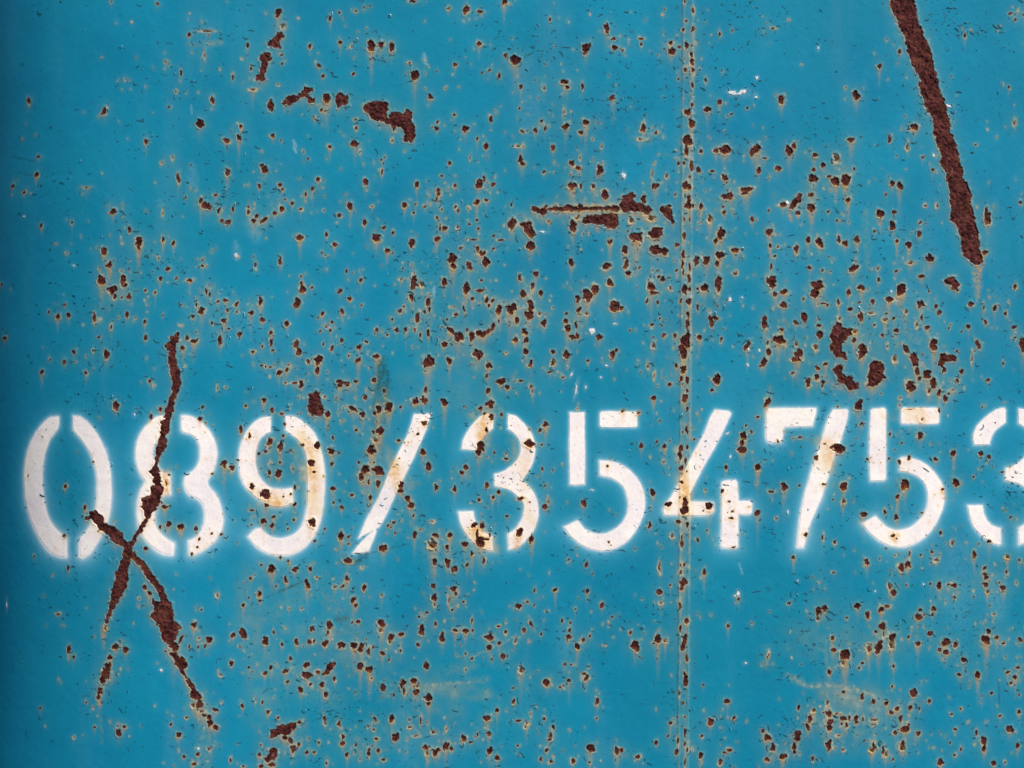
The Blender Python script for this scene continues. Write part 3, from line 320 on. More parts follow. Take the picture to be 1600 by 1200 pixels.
def paint(b):
    """halo, run-off and relief a blob leaves on the paint around it"""
    wid = b.a if b.poly is None else 6
    size = min(b.a, b.b) if b.poly is None else 5
    L = (1.6 + 1.75 * size) * (0.5 + 1.5 * b.rnd ** 2.0)
    p0, p1, q0, q1 = b.box
    sl = window(p0 - 9, p1 + 9, q0 - 9, q1 + L * 2.6)
    P = PG[sl]; Q = QG[sl]
    if P.size == 0: return
    d = b.f(P, Q)
    if b.kind == 'w':
        chalk[sl] = np.maximum(chalk[sl], 0.30 * np.exp(-np.clip(d, 0, 99) / 1.3)); return
    k = 1.0 if b.kind != 'o' else 1.1
    w = (1.0 + 0.28 * size) * (1 + 0.5 * vn(P, Q, 4, 30))
    w = np.clip(w, .7, 2.6)
    brk = 0.35 + 0.65 * sstep(-.45, .35, vn(P, Q, 3.6, 37) + .5 * vn(P, Q, 1.9, 38))
    g = np.clip(np.exp(-(np.clip(d - 0.3, 0, 99) / (w * 1.15)) ** 1.5) * k, 0, 1) * (0.48 + 0.45 * b.rnd2) * brk
    if b.tiny: g = g * (.5 + .5 * b.rnd)
    g2 = 0.17 * np.exp(-np.clip(d, 0, 99) / (2.0 + 0.7 * size)) * (1 + 0.6 * vn(P, Q, 6, 31))
    ring[sl] = 1 - (1 - ring[sl]) * (1 - np.clip(np.maximum(g, g2), 0, 1))
    # run-off straight down the sheet
    if b.poly is None:
        dy = Q - (b.q + 0.2 * b.b)
        wd = max(1.1, 0.85 * b.a) * (1 - 0.40 * np.clip(dy / (L * 2), 0, 1)) * (1 + .25 * vn(P, Q, 7, 32))
        sx = np.exp(-(np.abs(P - b.p + 0.5 * vn(P * 0, Q, 9, 33)) / wd) ** 2.4)
        sy = sstep(-1.5, 1.5, dy) * np.exp(-np.clip(dy - b.b * .5, 0, 999) / L)
        r = 1.7 * sx * sy * (0.40 + 0.6 * b.rnd2) * min(1, size / 2.6)
        ring[sl] = 1 - (1 - ring[sl]) * (1 - np.clip(.25 * np.exp(-(np.abs(P - b.p) / (wd * 2.0)) ** 2) * sstep(-1.5, 3, dy) * np.exp(-np.clip(dy, 0, 999) / (L * 1.1)) * min(1, size / 3), 0, 1))
    else:
        # material washing from every low edge: shift the shape down
        r = 0
        for kk in range(1, 6):
            dd = b.f(P, Q - kk * 3.0)
            r = np.maximum(r, sstep(1.5, -2, dd) * math.exp(-kk / 2.4) * (0.55 + 0.6 * vn(P, Q * 0.12, 5, 34)))
        r = np.clip(r, 0, 1)
    r = r * (0.9 + 0.3 * vn(P, Q, 3.0, 35))
    if b.tiny: r = r * .22
    elif b.poly is None and size < 2.4: r = r * .6
    run[sl] = 1 - (1 - run[sl]) * (1 - np.clip(r * np.where(d < 1, 1, .8), 0, 1))
    run[sl] = np.maximum(run[sl], np.clip(sstep(1.6, -0.6, d), 0, 1) * ((.2 if b.tiny else .35) if b.kind == 'o' else (.1 if b.tiny else .30)))
    # blistered lip of paint, steel pitted below it
    a = min(1.0, size / 6) if b.poly is None else .9
    lip = 0.55 * a * np.exp(-((d - 1.4) / 1.3) ** 2) * (1 + .7 * vn(P, Q, 4, 36)) - 1.6 * a * sstep(0.7, -1.5, d)
    H[sl] = np.where(np.abs(lip) > np.abs(H[sl]), lip, H[sl])

blobs = []
seed = 0
for line in SPOTS.strip().splitlines():
    line = line.strip()
    if line.startswith('T'):
        _, tx, ty = line.split(); tx = int(tx); ty = int(ty); continue
    for it in line.split(';'):
        it = it.strip()
        if not it: continue
        f = it.split(',')
        x, y, w, h = map(float, f[:4]); ang = float(f[4]) if len(f) > 4 else 0
        kind = f[5] if len(f) > 5 else 'r'
        seed += 1
        p, q = uv2pq(tx * 400 + x / 4, ty * 300 + y / 4)
        blobs.append(Blob(float(p), float(q), max(1.3, w / 8), max(1.2, h / 8), ang, kind, seed))
hand = list(blobs)
for name, tx, ty, pts in POLYS:
    seed += 1
    u, v = tile_uv(tx, ty, pts)
    P_, Q_ = uv2pq(u, v)
    blobs.append(Blob.from_poly(name, resample(P_, Q_, 5.0, False), seed))
# the tiny pits nobody would place one by one: thickest where the rust is thickest
cen = np.array([(b.p, b.q) for b in hand if b.kind in 'ro'])
for k in range(2600):
    seed += 1
    if k < 2150:
        c = cen[rng.integers(len(cen))]
        p, q = c + rng.normal(0, 17, 2)
    else:
        p, q = rng.uniform(120, 1700), rng.uniform(-100, 1300)
    if not (PA + 20 < p < PB - 20 and QA + 20 < q < QB - 20): continue
    r = 0.35 + rng.exponential(0.34); r = min(r, 2.0)
    kind = 'o' if rng.uniform() < .6 else 'r'
    blobs.append(Blob(p, q, r, r * rng.uniform(.8, 1.7), rng.uniform(-25, 25), kind, seed)); blobs[-1].tiny = True
# beyond the picture's edges the same weathering goes on
for k in range(60):
    seed += 1
    side = rng.integers(3)
    p, q = (rng.uniform(1615, 1705), rng.uniform(0, 1250)) if side == 0 else ((rng.uniform(200, 1600), rng.uniform(1215, 1300)) if side == 1 else (rng.uniform(300, 1600), rng.uniform(-100, -12)))
    blobs.append(Blob(p, q, rng.uniform(2, 5), rng.uniform(2, 6), 0, 'r', seed))

# weld seam: centre line leans a little, two beads
def seam_c(q): return 1075.0 - 8.0 * (q / 1200.0)
sd = PG - seam_c(QG)
seam_h = 0.22 * sstep(11.0, 6.5, np.abs(sd) + .8 * vn(PG, QG, 14, 40)) + 0.32 * (1 + .9 * vn(PG, QG, 11, 45)) * np.exp(-((np.abs(sd) - 7.2 - .9 * vn(PG, QG, 18, 41)) / 1.7) ** 2)
seam_w = sstep(11, 8.2, np.abs(sd) + 1.2 * vn(PG, QG, 7, 42))
seam_n = 0.5 + 0.5 * fbm(PG * 3.0, QG, 30, 43, 3)
_ln = np.exp(-((np.abs(sd) - 7.0 - 1.0 * vn(PG, QG, 12, 46)) / 2.0) ** 2)
_env = 0.36 + 0.64 * sstep(150, 330, QG) * sstep(980, 820, QG)
_pat = sstep(-.15, .45, fbm(PG * 2.2, QG * .45, 22, 43, 3))
ring = np.maximum(ring, (seam_w * _env * (0.03 + 0.27 * _pat * (.5 + .5 * vn(PG, QG, 5, 49)) + 0.34 * _ln * sstep(-.3, .3, fbm(PG, QG, 16, 47, 3)))).astype(np.float32))
run = np.maximum(run, (_env * 0.55 * _ln * sstep(.0, .5, fbm(PG * 1.5, QG * .6, 13, 48, 3))).astype(np.float32))
for b in blobs: paint(b)
def blur(a, n):
    for _ in range(2):
        for ax in (0, 1):
            c = np.cumsum(np.pad(a, [(n + 1, n) if k == ax else (0, 0) for k in (0, 1)], mode='edge'), ax)
            a = (np.take(c, range(2 * n + 1, c.shape[ax]), ax) - np.take(c, range(0, c.shape[ax] - 2 * n - 1), ax)) / (2 * n + 1)
    return a
haze_ = np.clip(blur(ring, 14) * 1.0 - .03, 0, .32) * np.clip(.75 + .5 * fbm(PG, QG * .5, 24, 62, 3), 0, 1.2)
ring = (1 - (1 - ring) * (1 - haze_ * .5)).astype(np.float32)
H += seam_h + 0.10 * fbm(PG, QG, 9, 44, 2)

# traced scuffs, smears and washes (photo pixels)
def stroke(arr, u0, v0, u1, v1, w, amt, grain=3.0, sd_=50):
    p0, q0 = uv2pq(u0, v0); p1, q1 = uv2pq(u1, v1)
    sl = window(min(p0, p1) - 3 * w, max(p0, p1) + 3 * w, min(q0, q1) - 3 * w, max(q0, q1) + 3 * w)
    P, Q = warp(PG[sl], QG[sl], 1.0)
    ex, ey = p1 - p0, q1 - q0
    t = np.clip(((P - p0) * ex + (Q - q0) * ey) / (ex * ex + ey * ey), 0, 1)
    d = np.hypot(P - p0 - t * ex, Q - q0 - t * ey)
    m = np.exp(-(d / (w * (0.55 + .45 * np.sin(np.pi * np.clip(t, .08, .92))))) ** 2) * amt * np.clip(0.75 + 0.6 * vn(P, Q, grain, sd_), 0, 1)
    arr[sl] = np.maximum(arr[sl], m)
for a in [(1230,1055,1262,1072,6,.5),(1262,1072,1310,1070,6,.6),(1300,1070,1365,1086,7,.65),(1255,1005,1300,1022,3,.35),(1400,1085,1430,1150,9,.3),
          (1300,1085,1380,1120,16,.30),(1330,1130,1400,1128,9,.28),(654,1072,735,1066,4,.55),(660,1078,760,1062,9,.32),(735,1028,805,994,3,.55),(700,1050,740,1040,12,.22),
          (1520,418,1528,470,5,.55),(316,1120,322,1200,14,.30),(160,980,162,1012,5,.45),(155,1095,160,1160,4,.25),(430,960,500,900,30,.22),(400,1030,520,1090,30,.22),
          (300,70,345,66,7,.35),(700,930,705,960,8,.3),(1352,330,1356,420,9,.25),(1290,1000,1292,1060,5,.3),(505,930,560,985,22,.25),(1400,500,1440,540,20,.3),(1340,470,1420,505,22,.3)]:
    stroke(ring, *a)
for a in [(590,690,593,560,9,.7),(600,660,606,580,6,.6),(588,640,596,600,6,.9),(592,625,600,560,8,.65),(594,625,592,700,5,.8),(586,580,584,640,4,.5),(565,712,600,695,6,.2),(555,880,575,865,7,.6),(535,880,552,874,5,.5),(525,968,540,966,6,.6),(560,868,640,850,2,.35),
          (415,934,480,905,1.4,.8),(440,925,465,914,1.2,.7),(1560,1060,1562,1100,2,.4),(185,25,190,25,2,.3),(20,245,55,252,1.6,.45),(20,268,50,274,1.6,.35)]:
    stroke(dirt, *a[:5], min(.95, a[5] * 1.5))
for a in [(662,85,666,100,4,.5),(459,220,463,238,3,.75),(298,165,300,178,2,.5),(678,448,679,462,2.2,.7),(300,262,303,298,10,.20),(395,358,402,366,12,.25),(368,380,372,400,6,.3),(370,405,374,400,3,.6),(900,600,902,616,1.6,.6),
          (1155,880,1160,896,2,.35),(10,940,11,950,2,.3),(250,313,252,330,8,.18),(1140,147,1180,147,7,.18),(1495,865,1500,960,40,.10),(820,100,830,200,30,.08),(390,345,402,372,12,.22),(880,980,882,1040,14,.07),
          (1555,905,1560,960,22,.12),(630,1110,636,1190,20,.08)]:
    stroke(chalk, *a[:5], a[5] * (.5 if a[0] < 500 else .8))
for a in [(482,690,492,765,9,.50),(616,722,618,758,9,.50),(757,648,750,700,7,.65),(743,828,756,858,10,.60),(811,838,806,856,7,.55),(1068,742,1070,800,9,.60),
          (1441,646,1441,660,12,.35),(1292,690,1297,722,12,.35),(412,772,436,788,12,.50),(257,738,261,772,6,.65),(1472,762,1474,778,4,.5),(1395,833,1398,846,5,.5),(826,692,822,735,7,.25),
          (1524,408,1530,440,5,.75),(1529,430,1530,462,4,.4),(1536,395,1532,425,4,.6),(162,978,161,998,4,.75),(154,1090,157,1104,4,.7),(300,1098,312,1128,4,.5),(325,1120,334,1136,3,.5),
          (486,795,484,840,5,.3),(1295,598,1330,612,5,.35),(1350,600,1366,612,5,.35),(930,350,936,362,3,.6),(990,380,996,392,3,.6),(985,335,1010,338,3,.5),(1232,330,1236,345,3,.5),(1268,335,1269,350,3,.6),
          (1375,340,1374,352,3,.6),(280,1040,300,1090,2.5,.5),(215,945,217,950,3,.4),(835,326,1012,329,4.5,.55),(900,322,1010,326,5,.35),(400,675,405,740,6,.20)]:
    stroke(run, *a[:5], min(1.0, a[5] * 1.7))
for a in [(470,680,494,800,18,.40),(600,700,640,760,14,.25),(740,650,760,700,14,.35),(735,830,770,858,16,.40),(1060,700,1078,815,14,.40),(800,690,832,820,14,.22),(1380,650,1460,650,10,.25),(1280,690,1300,740,16,.3),
          (400,770,450,790,16,.35),(385,930,420,1090,40,.13),(480,990,600,1030,45,.14),(650,1060,700,1110,40,.12),(1250,1000,1400,1010,40,.10),(1330,500,1400,560,50,.10),(700,400,760,480,50,.07),(1010,330,1060,560,30,.08),
          (1310,1095,1330,1150,40,.16),(920,450,1010,480,40,.05),(1290,1080,1400,1110,26,.26),(1260,1120,1350,1150,22,.18),(640,1075,760,1085,14,.24),(430,990,560,1010,30,.13),(640,600,760,620,40,.07),(560,660,640,800,40,.09),(380,900,420,1180,30,.10)]:
    stroke(ring, *a[:5], min(.8, a[5] * 1.9), 14.0)
# sun bleaching in long vertical veils
veil = fbm(PG, QG * 0.16, 46, 60, 3)
chalk = np.maximum(chalk, (0.03 * sstep(.05, .8, veil)).astype(np.float32))

# ------------------------------------------------------------------ figures and their overspray
figs = []
for label, parts in FIGURES:
    ds = None; polys = []
    for tx, ty, pts in parts:
        u, v = tile_uv(tx, ty, pts)
        p, q = uv2pq(u, v)
        polys.append(resample(p, q, 4.0))
    allp = np.concatenate(polys)
    sl = window(allp[:, 0].min() - 45, allp[:, 0].max() + 45, allp[:, 1].min() - 45, allp[:, 1].max() + 45)
    P = PG[sl] + .35 * vn(PG[sl], QG[sl], 5, 70); Q = QG[sl] + .35 * vn(PG[sl], QG[sl], 5, 71)
    for poly in polys:
        d = poly_sdf(P, Q, poly); ds = d if ds is None else np.minimum(ds, d)
    figs.append((label, sl, ds))
    n = len(figs) - 1
    wide = [1.25, 1.2, .9, .55, .6, .7, .75, 1.0, .8, .7][n]
    cenp = allp.mean(0)
    low = 1 + 0.55 * np.clip((QG[sl] - cenp[1]) / 110, -1, 1)
    dd = np.clip(ds, 0, None)
    s1 = (0.66 * np.exp(-(dd / (1.3 + 1.25 * wide)) ** 1.1) + 0.24 * wide * low * (1 + .45 * fbm(P, Q, 38, 74, 2)) * np.exp(-(dd / 9.0)) + .09 * low * wide * np.exp(-dd / 17)) * (1 + .12 * vn(P, Q, 30, 72))
    fade = sstep(45, 32, dd)
    spray[sl] = 1 - (1 - spray[sl]) * (1 - np.clip(s1 * fade * .92, 0, 1))
# a faint second pass of white where the stencil slipped beside the 0 and the foot of the 7
stroke(spray, 166, 700, 173, 780, 8, .42, 9.0)
stroke(spray, 1246, 810, 1242, 858, 5, .35, 9.0)

def sample(arr, p, q):
    x = np.clip((p - PA) / G, 0, NP - 1.001); y = np.clip((q - QA) / G, 0, NQ - 1.001)
    i = x.astype(int); j = y.astype(int); fx = x - i; fy = y - j
    return (arr[j, i] * (1 - fx) + arr[j, i + 1] * fx) * (1 - fy) + (arr[j + 1, i] * (1 - fx) + arr[j + 1, i + 1] * fx) * fy

# ------------------------------------------------------------------ mesh helpers
def mesh_obj(name, verts, faces_loops, face_sizes, mat, parent, attrs=None, smooth=True):
    me = bpy.data.meshes.new(name)
    nv = len(verts); nf = len(face_sizes)
    me.vertices.add(nv); me.vertices.foreach_set('co', np.asarray(verts, np.float32).ravel())
    me.loops.add(len(faces_loops)); me.loops.foreach_set('vertex_index', np.asarray(faces_loops, np.int32))
    me.polygons.add(nf)
    st = np.concatenate([[0], np.cumsum(face_sizes)[:-1]]).astype(np.int32)
    me.polygons.foreach_set('loop_start', st)
    me.polygons.foreach_set('loop_total', np.asarray(face_sizes, np.int32))
    me.update(calc_edges=True)
    me.polygons.foreach_set('use_smooth', np.full(nf, smooth))
    for nm, a in (attrs or {}).items():
        at = me.attributes.new(nm, 'FLOAT_COLOR', 'POINT')
        at.data.foreach_set('color', np.asarray(a, np.float32).ravel())
    me.materials.append(mat)
    o = bpy.data.objects.new(name, me); COL.objects.link(o)
    if parent: o.parent = parent
    return o

def march(P, Q, F):
    """the part of a grid where F < 0, clipped cleanly along the outline"""
    nq, np_ = F.shape
    ins = F < 0
    cnt = ins[:-1, :-1].astype(int) + ins[:-1, 1:] + ins[1:, 1:] + ins[1:, :-1]
    vid = {}; verts = []; loops = []; sizes = []
    def gv(j, i):
        k = (j, i)
        if k not in vid: vid[k] = len(verts); verts.append((P[j, i], Q[j, i]))
        return vid[k]
    def ev(j, i, j2, i2):
        k = (j, i, j2, i2) if (j, i) < (j2, i2) else (j2, i2, j, i)
        if k not in vid:
            a, b = F[j, i], F[j2, i2]; t = a / (a - b)
            vid[k] = len(verts); verts.append((P[j, i] * (1 - t) + P[j2, i2] * t, Q[j, i] * (1 - t) + Q[j2, i2] * t))
        return vid[k]
    for j, i in zip(*np.nonzero(cnt)):
        cs = ((j, i), (j + 1, i), (j + 1, i + 1), (j, i + 1))
        if cnt[j, i] == 4:
            loops += [gv(*c) for c in cs]; sizes.append(4); continue
        out = []
        for a in range(4):
            c, d = cs[a], cs[(a + 1) % 4]
            if ins[c]: out.append(gv(*c))
            if ins[c] != ins[d]: out.append(ev(*c, *d))
        if len(out) >= 3: loops += out; sizes.append(len(out))
    v = np.array(verts) if verts else np.zeros((0, 2))
    return v, loops, sizes

# ------------------------------------------------------------------ materials
def new_mat(name):
    m = bpy.data.materials.new(name); m.use_nodes = True
    nt = m.node_tree; b = nt.nodes['Principled BSDF']
    return m, nt, b
class NT:
    def __init__(s, nt): s.t = nt
    def n(s, typ, **kw):
        x = s.t.nodes.new(typ)
        for k, v in kw.items(): setattr(x, k, v)
        return x
    def l(s, a, b): s.t.links.new(a, b)
    def noise(s, scale, detail=4, rough=.55, vec=None, dist=0):
        x = s.n('ShaderNodeTexNoise'); x.inputs['Scale'].default_value = scale
        x.inputs['Detail'].default_value = detail; x.inputs['Roughness'].default_value = rough
        x.inputs['Distortion'].default_value = dist
        if vec is not None: s.l(vec, x.inputs['Vector'])
        return x.outputs['Fac']
    def ramp(s, fac, stops):
        x = s.n('ShaderNodeValToRGB'); e = x.color_ramp.elements
        while len(e) < len(stops): e.new(.5)
        for k, (p, c) in enumerate(stops):
            e[k].position = p; e[k].color = (*c, 1) if isinstance(c, tuple) else (c, c, c, 1)
        s.l(fac, x.inputs[0]); return x.outputs[0]
    def mix(s, f, a, b, mode='MIX'):
        x = s.n('ShaderNodeMix', data_type='RGBA', blend_type=mode)
        for k, v in ((0, f), (6, a), (7, b)):
            if isinstance(v, (int, float)): x.inputs[k].default_value = v
            elif isinstance(v, tuple): x.inputs[k].default_value = (*v, 1)
            else: s.l(v, x.inputs[k])
        return x.outputs[2]
    def m(s, op, a, b=None, clamp=False):
        x = s.n('ShaderNodeMath', operation=op, use_clamp=clamp)
        for k, v in ((0, a), (1, b)):
            if v is None: continue
            if isinstance(v, (int, float)): x.inputs[k].default_value = v
            else: s.l(v, x.inputs[k])
        return x.outputs[0]

BLUE = (0.0150, 0.232, 0.385)
def wear_layers(N, base, sprayed):
    """stain colours shared by the blue paint and the white figures"""
    at = N.n('ShaderNodeAttribute', attribute_name='wear'); sp = N.n('ShaderNodeSeparateColor'); N.l(at.outputs['Color'], sp.inputs[0])
    co = N.n('ShaderNodeTexCoord').outputs['Object']
    R, Gc, B, A = sp.outputs[0], sp.outputs[1], sp.outputs[2], at.outputs['Alpha']
    fine = N.noise(420, 3, .6, co); med = N.noise(95, 4, .6, co)
    grain = N.m('ADD', N.m('MULTIPLY', fine, .9), .55)
    c = base
    c2 = N.n('ShaderNodeAttribute', attribute_name='wear2'); sp2 = N.n('ShaderNodeSeparateColor'); N.l(c2.outputs['Color'], sp2.inputs[0])
    chalk_, dirt_ = sp2.outputs[0], sp2.outputs[1]
    c = N.mix(N.m('MULTIPLY', chalk_, grain, True), c, (0.42, 0.62, 0.70))
    if sprayed:
        s = N.m('MULTIPLY', B, N.m('ADD', N.m('MULTIPLY', fine, .35), .83), True)
        c = N.mix(s, c, N.mix(N.ramp(s, [(.05, 0.0), (.75, 1.0)]), (0.20, 0.70, 0.93), (0.86, 0.87, 0.89)))
    c = N.mix(N.m('MULTIPLY', dirt_, grain, True), c, (0.012, 0.085, 0.115))
    tan = N.ramp(med, [(.3, (0.22, 0.23, 0.14)), (.55, (0.37, 0.37, 0.25)), (.75, (0.52, 0.50, 0.40))])
    if not sprayed: tan = N.ramp(med, [(.3, (0.74, 0.52, 0.24)), (.7, (0.82, 0.68, 0.44))])
    if sprayed: tan = N.mix(N.ramp(R, [(.12, 0.0), (.62, 1.0)]), (0.20, 0.27, 0.13), tan)
    c = N.mix(N.m('MULTIPLY', R, N.m('ADD', N.m('MULTIPLY', med, .6), .75), True), c, tan)
    org = N.ramp(fine, [(.3, (0.23, 0.125, 0.038)), (.6, (0.46, 0.31, 0.13))]) if sprayed else N.ramp(fine, [(.3, (0.62, 0.30, 0.06)), (.7, (0.75, 0.45, 0.14))])
    c = N.mix(N.m('MULTIPLY', Gc, N.m('ADD', N.m('MULTIPLY', med, .6), .6), True), c, org)
    return c, R, Gc, fine, med, co

def paint_mat():
    m, nt, b = new_mat('weathered_blue_paint'); N = NT(nt)
    co = N.n('ShaderNodeTexCoord').outputs['Object']
    mp = N.n('ShaderNodeMapping'); mp.inputs['Scale'].default_value = (1, 1, .22); N.l(co, mp.inputs['Vector'])
    vst = N.noise(26, 4, .6, mp.outputs[0])
    blot = N.noise(4.2, 6, .68, co); tiny = N.noise(900, 2, .5, co)
    base = N.mix(N.ramp(blot, [(.36, 0.0), (.64, 1.0)]), (0.0040, 0.192, 0.338), (0.0070, 0.242, 0.392))
    base = N.mix(N.m('MULTIPLY', N.ramp(vst, [(.45, 0.0), (.75, 1.0)]), .22), base, (0.008, 0.205, 0.310))
    base = N.mix(N.m('MULTIPLY', N.ramp(N.noise(2.6, 4, .55, co), [(.42, 0.0), (.68, 1.0)]), .6), base, (0.006, 0.196, 0.300))
    base = N.mix(N.m('MULTIPLY', N.ramp(N.noise(38, 6, .75, co), [(.5, 0.0), (.8, 1.0)]), .35), base, (0.016, 0.25, 0.37))
    dk = N.noise(330, 3, .7, co)
    base = N.mix(N.m('MULTIPLY', N.ramp(dk, [(.62, 0.0), (.74, 1.0)]), .5), base, (0.004, 0.088, 0.15))
    c, R, Gc, fine, med, co = wear_layers(N, base, True)
    N.l(c, b.inputs['Base Color'])
    rg = N.m('ADD', N.m('MULTIPLY', med, .18), .34)
    rg = N.m('ADD', rg, N.m('MULTIPLY', N.m('MAXIMUM', R, Gc), .35), True)
    N.l(rg, b.inputs['Roughness'])
    b.inputs['Specular IOR Level'].default_value = .10
    bp = N.n('ShaderNodeBump'); bp.inputs['Strength'].default_value = .35; bp.inputs['Distance'].default_value = .0009
    N.l(N.m('ADD', N.m('MULTIPLY', fine, .5), N.m('MULTIPLY', med, .6)), bp.inputs['Height']); N.l(bp.outputs[0], b.inputs['Normal'])
    return m
def white_mat():
    m, nt, b = new_mat('stencil_white_paint'); N = NT(nt)
    co = N.n('ShaderNodeTexCoord').outputs['Object']
    n1 = N.noise(14, 5, .65, co)
    base = N.ramp(n1, [(.32, (0.76, 0.735, 0.785)), (.46, (0.84, 0.79, 0.795)), (.56, (0.88, 0.85, 0.83)), (.68, (0.86, 0.82, 0.75))])
    dk = N.noise(210, 4, .7, co)
    base = N.mix(N.m('MULTIPLY', N.ramp(dk, [(.57, 0.0), (.68, 1.0)]), .45), base, (0.50, 0.44, 0.43))
    base = N.mix(N.m('MULTIPLY', N.ramp(N.noise(520, 3, .7, co), [(.62, 0.0), (.7, 1.0)]), .5), base, (0.36, 0.33, 0.34))
    base = N.mix(N.m('MULTIPLY', N.ramp(N.noise(60, 4, .7, co), [(.60, 0.0), (.72, 1.0)]), .35), base, (0.80, 0.62, 0.42))
    c, R, Gc, fine, med, co = wear_layers(N, base, False)
    N.l(c, b.inputs['Base Color']); b.inputs['Roughness'].default_value = .55
    b.inputs['Specular IOR Level'].default_value = .25
    bp = N.n('ShaderNodeBump'); bp.inputs['Strength'].default_value = .3; bp.inputs['Distance'].default_value = .0008
    N.l(N.m('ADD', fine, med), bp.inputs['Height']); N.l(bp.outputs[0], b.inputs['Normal'])
    return m
def rust_mat():
    m, nt, b = new_mat('scabby_rust'); N = NT(nt)
    co = N.n('ShaderNodeTexCoord').outputs['Object']
    at = N.n('ShaderNodeAttribute', attribute_name='tone'); sp = N.n('ShaderNodeSeparateColor'); N.l(at.outputs['Color'], sp.inputs[0])
    n1 = N.noise(160, 5, .65, co); n2 = N.noise(520, 3, .6, co); n3 = N.noise(95, 4, .7, co)
    c = N.ramp(n1, [(.32, (0.013, 0.0036, 0.004)), (.50, (0.047, 0.0105, 0.0110)), (.68, (0.120, 0.031, 0.028))])
    c = N.mix(N.m('MULTIPLY', N.ramp(n2, [(.60, 0.0), (.70, 1.0)]), .35), c, (0.20, 0.085, 0.075))
    c = N.mix(N.m('MULTIPLY', N.ramp(n3, [(.60, 0.0), (.70, 1.0)]), .45), c, (0.30, 0.13, 0.11))
    c = N.mix(N.m('MULTIPLY', N.ramp(N.noise(42, 3, .6, co), [(.48, 0.0), (.62, 1.0)]), .55), c, (0.15, 0.045, 0.036))
    n4 = N.noise(260, 4, .75, co)
    c = N.mix(N.m('MULTIPLY', N.ramp(n4, [(.36, 1.0), (.46, 0.0)]), .6), c, (0.012, 0.003, 0.003))
    c = N.mix(N.m('MULTIPLY', N.ramp(n4, [(.60, 0.0), (.68, 1.0)]), .35), c, (0.17, 0.060, 0.050))
    c = N.mix(N.m('MULTIPLY', sp.outputs[1], .75), c, (0.022, 0.006, 0.006))
    org = N.ramp(n2, [(.3, (0.07, 0.018, 0.007)), (.65, (0.22, 0.085, 0.026))])
    c = N.mix(N.m('MULTIPLY', sp.outputs[2], N.m('ADD', n1, .35), True), c, org)      # loose orange rust at the low edge
    N.l(c, b.inputs['Base Color']); b.inputs['Roughness'].default_value = .82
    b.inputs['Specular IOR Level'].default_value = .1
    bp = N.n('ShaderNodeBump'); bp.inputs['Strength'].default_value = .8; bp.inputs['Distance'].default_value = .002
    N.l(N.m('ADD', n1, N.m('MULTIPLY', n2, .5)), bp.inputs['Height']); N.l(bp.outputs[0], b.inputs['Normal'])
    return m
def plain_mat(name, c1, c2, rough):
    m, nt, b = new_mat(name); N = NT(nt)
    co = N.n('ShaderNodeTexCoord').outputs['Object']
    N.l(N.mix(N.ramp(N.noise(330, 3, .6, co), [(.35, 0.0), (.62, 1.0)]), c1, c2), b.inputs['Base Color']); b.inputs['Roughness'].default_value = rough
    return m
M_BLUE = paint_mat(); M_WHITE = white_mat(); M_RUST = rust_mat()
M_CRACK = plain_mat('paint_crack_dark_teal', (0.004, 0.030, 0.045), (0.006, 0.110, 0.165), .7)  # dark teal of the crack openings, used on the sheet edge too
M_CHIP = plain_mat('bare_pale_primer', (0.34, 0.42, 0.46), (0.78, 0.76, 0.76), .6)
M_FLAKE = plain_mat('lifted_paint', (0.015, 0.21, 0.33), (0.07, 0.30, 0.40), .4)

# ------------------------------------------------------------------ build: the panel
root = bpy.data.objects.new('steel_panel', None); COL.objects.link(root)
root.location = (0, 0, 0)
root['label'] = 'blue painted steel panel with a stencilled white number, rust streaks and a vertical seam'
root['category'] = 'steel panel'

wear = np.stack([ring, run, spray, np.ones_like(ring)], -1)
wear2 = np.stack([chalk, dirt, np.zeros_like(ring), np.ones_like(ring)], -1)

# main sheet: the fine grid plus a few wide cells all round
ep = np.concatenate([np.arange(-760, PA - 8, 40.0), gp, np.array([gp[-1] + d for d in (20, 60, 140, 260, 420, 700)])])
eq = np.concatenate([np.array([QA - d for d in (700, 420, 260, 140, 60, 20)]), gq, np.array([gq[-1] + d for d in (15, 30)])])
ea = [np.argmin(np.abs(ep - PA)), np.argmin(np.abs(eq - QA))]
EP, EQ = np.meshgrid(ep, eq)
def embed(a, fill=None):
    out = np.empty((len(eq), len(ep)) + a.shape[2:], np.float32)
    j = np.clip(np.arange(len(eq)) - ea[1], 0, NQ - 1); i = np.clip(np.arange(len(ep)) - ea[0], 0, NP - 1)
    out[:] = a[np.ix_(j, i)]
    if fill is not None:
        mj = (np.arange(len(eq)) < ea[1]) | (np.arange(len(eq)) >= ea[1] + NQ); mi = (np.arange(len(ep)) < ea[0]) | (np.arange(len(ep)) >= ea[0] + NP)
        out[mj] = fill; out[:, mi] = fill
    return out
HH = embed(H, 0.0)
W = embed(wear, (0, 0, 0, 1)); W2 = embed(wear2, (0.02, 0, 0, 1))
co = to_world(EP, EQ, HH).reshape(-1, 3)
nx, ny = len(ep), len(eq)
ii, jj = np.meshgrid(np.arange(nx - 1), np.arange(ny - 1))
a = (jj * nx + ii).ravel()
quads = np.stack([a, a + nx, a + nx + 1, a + 1], 1).ravel()
sheet = mesh_obj('painted_sheet', co, quads, np.full(len(a), 4), M_BLUE, root, {'wear': W.reshape(-1, 4), 'wear2': W2.reshape(-1, 4)})
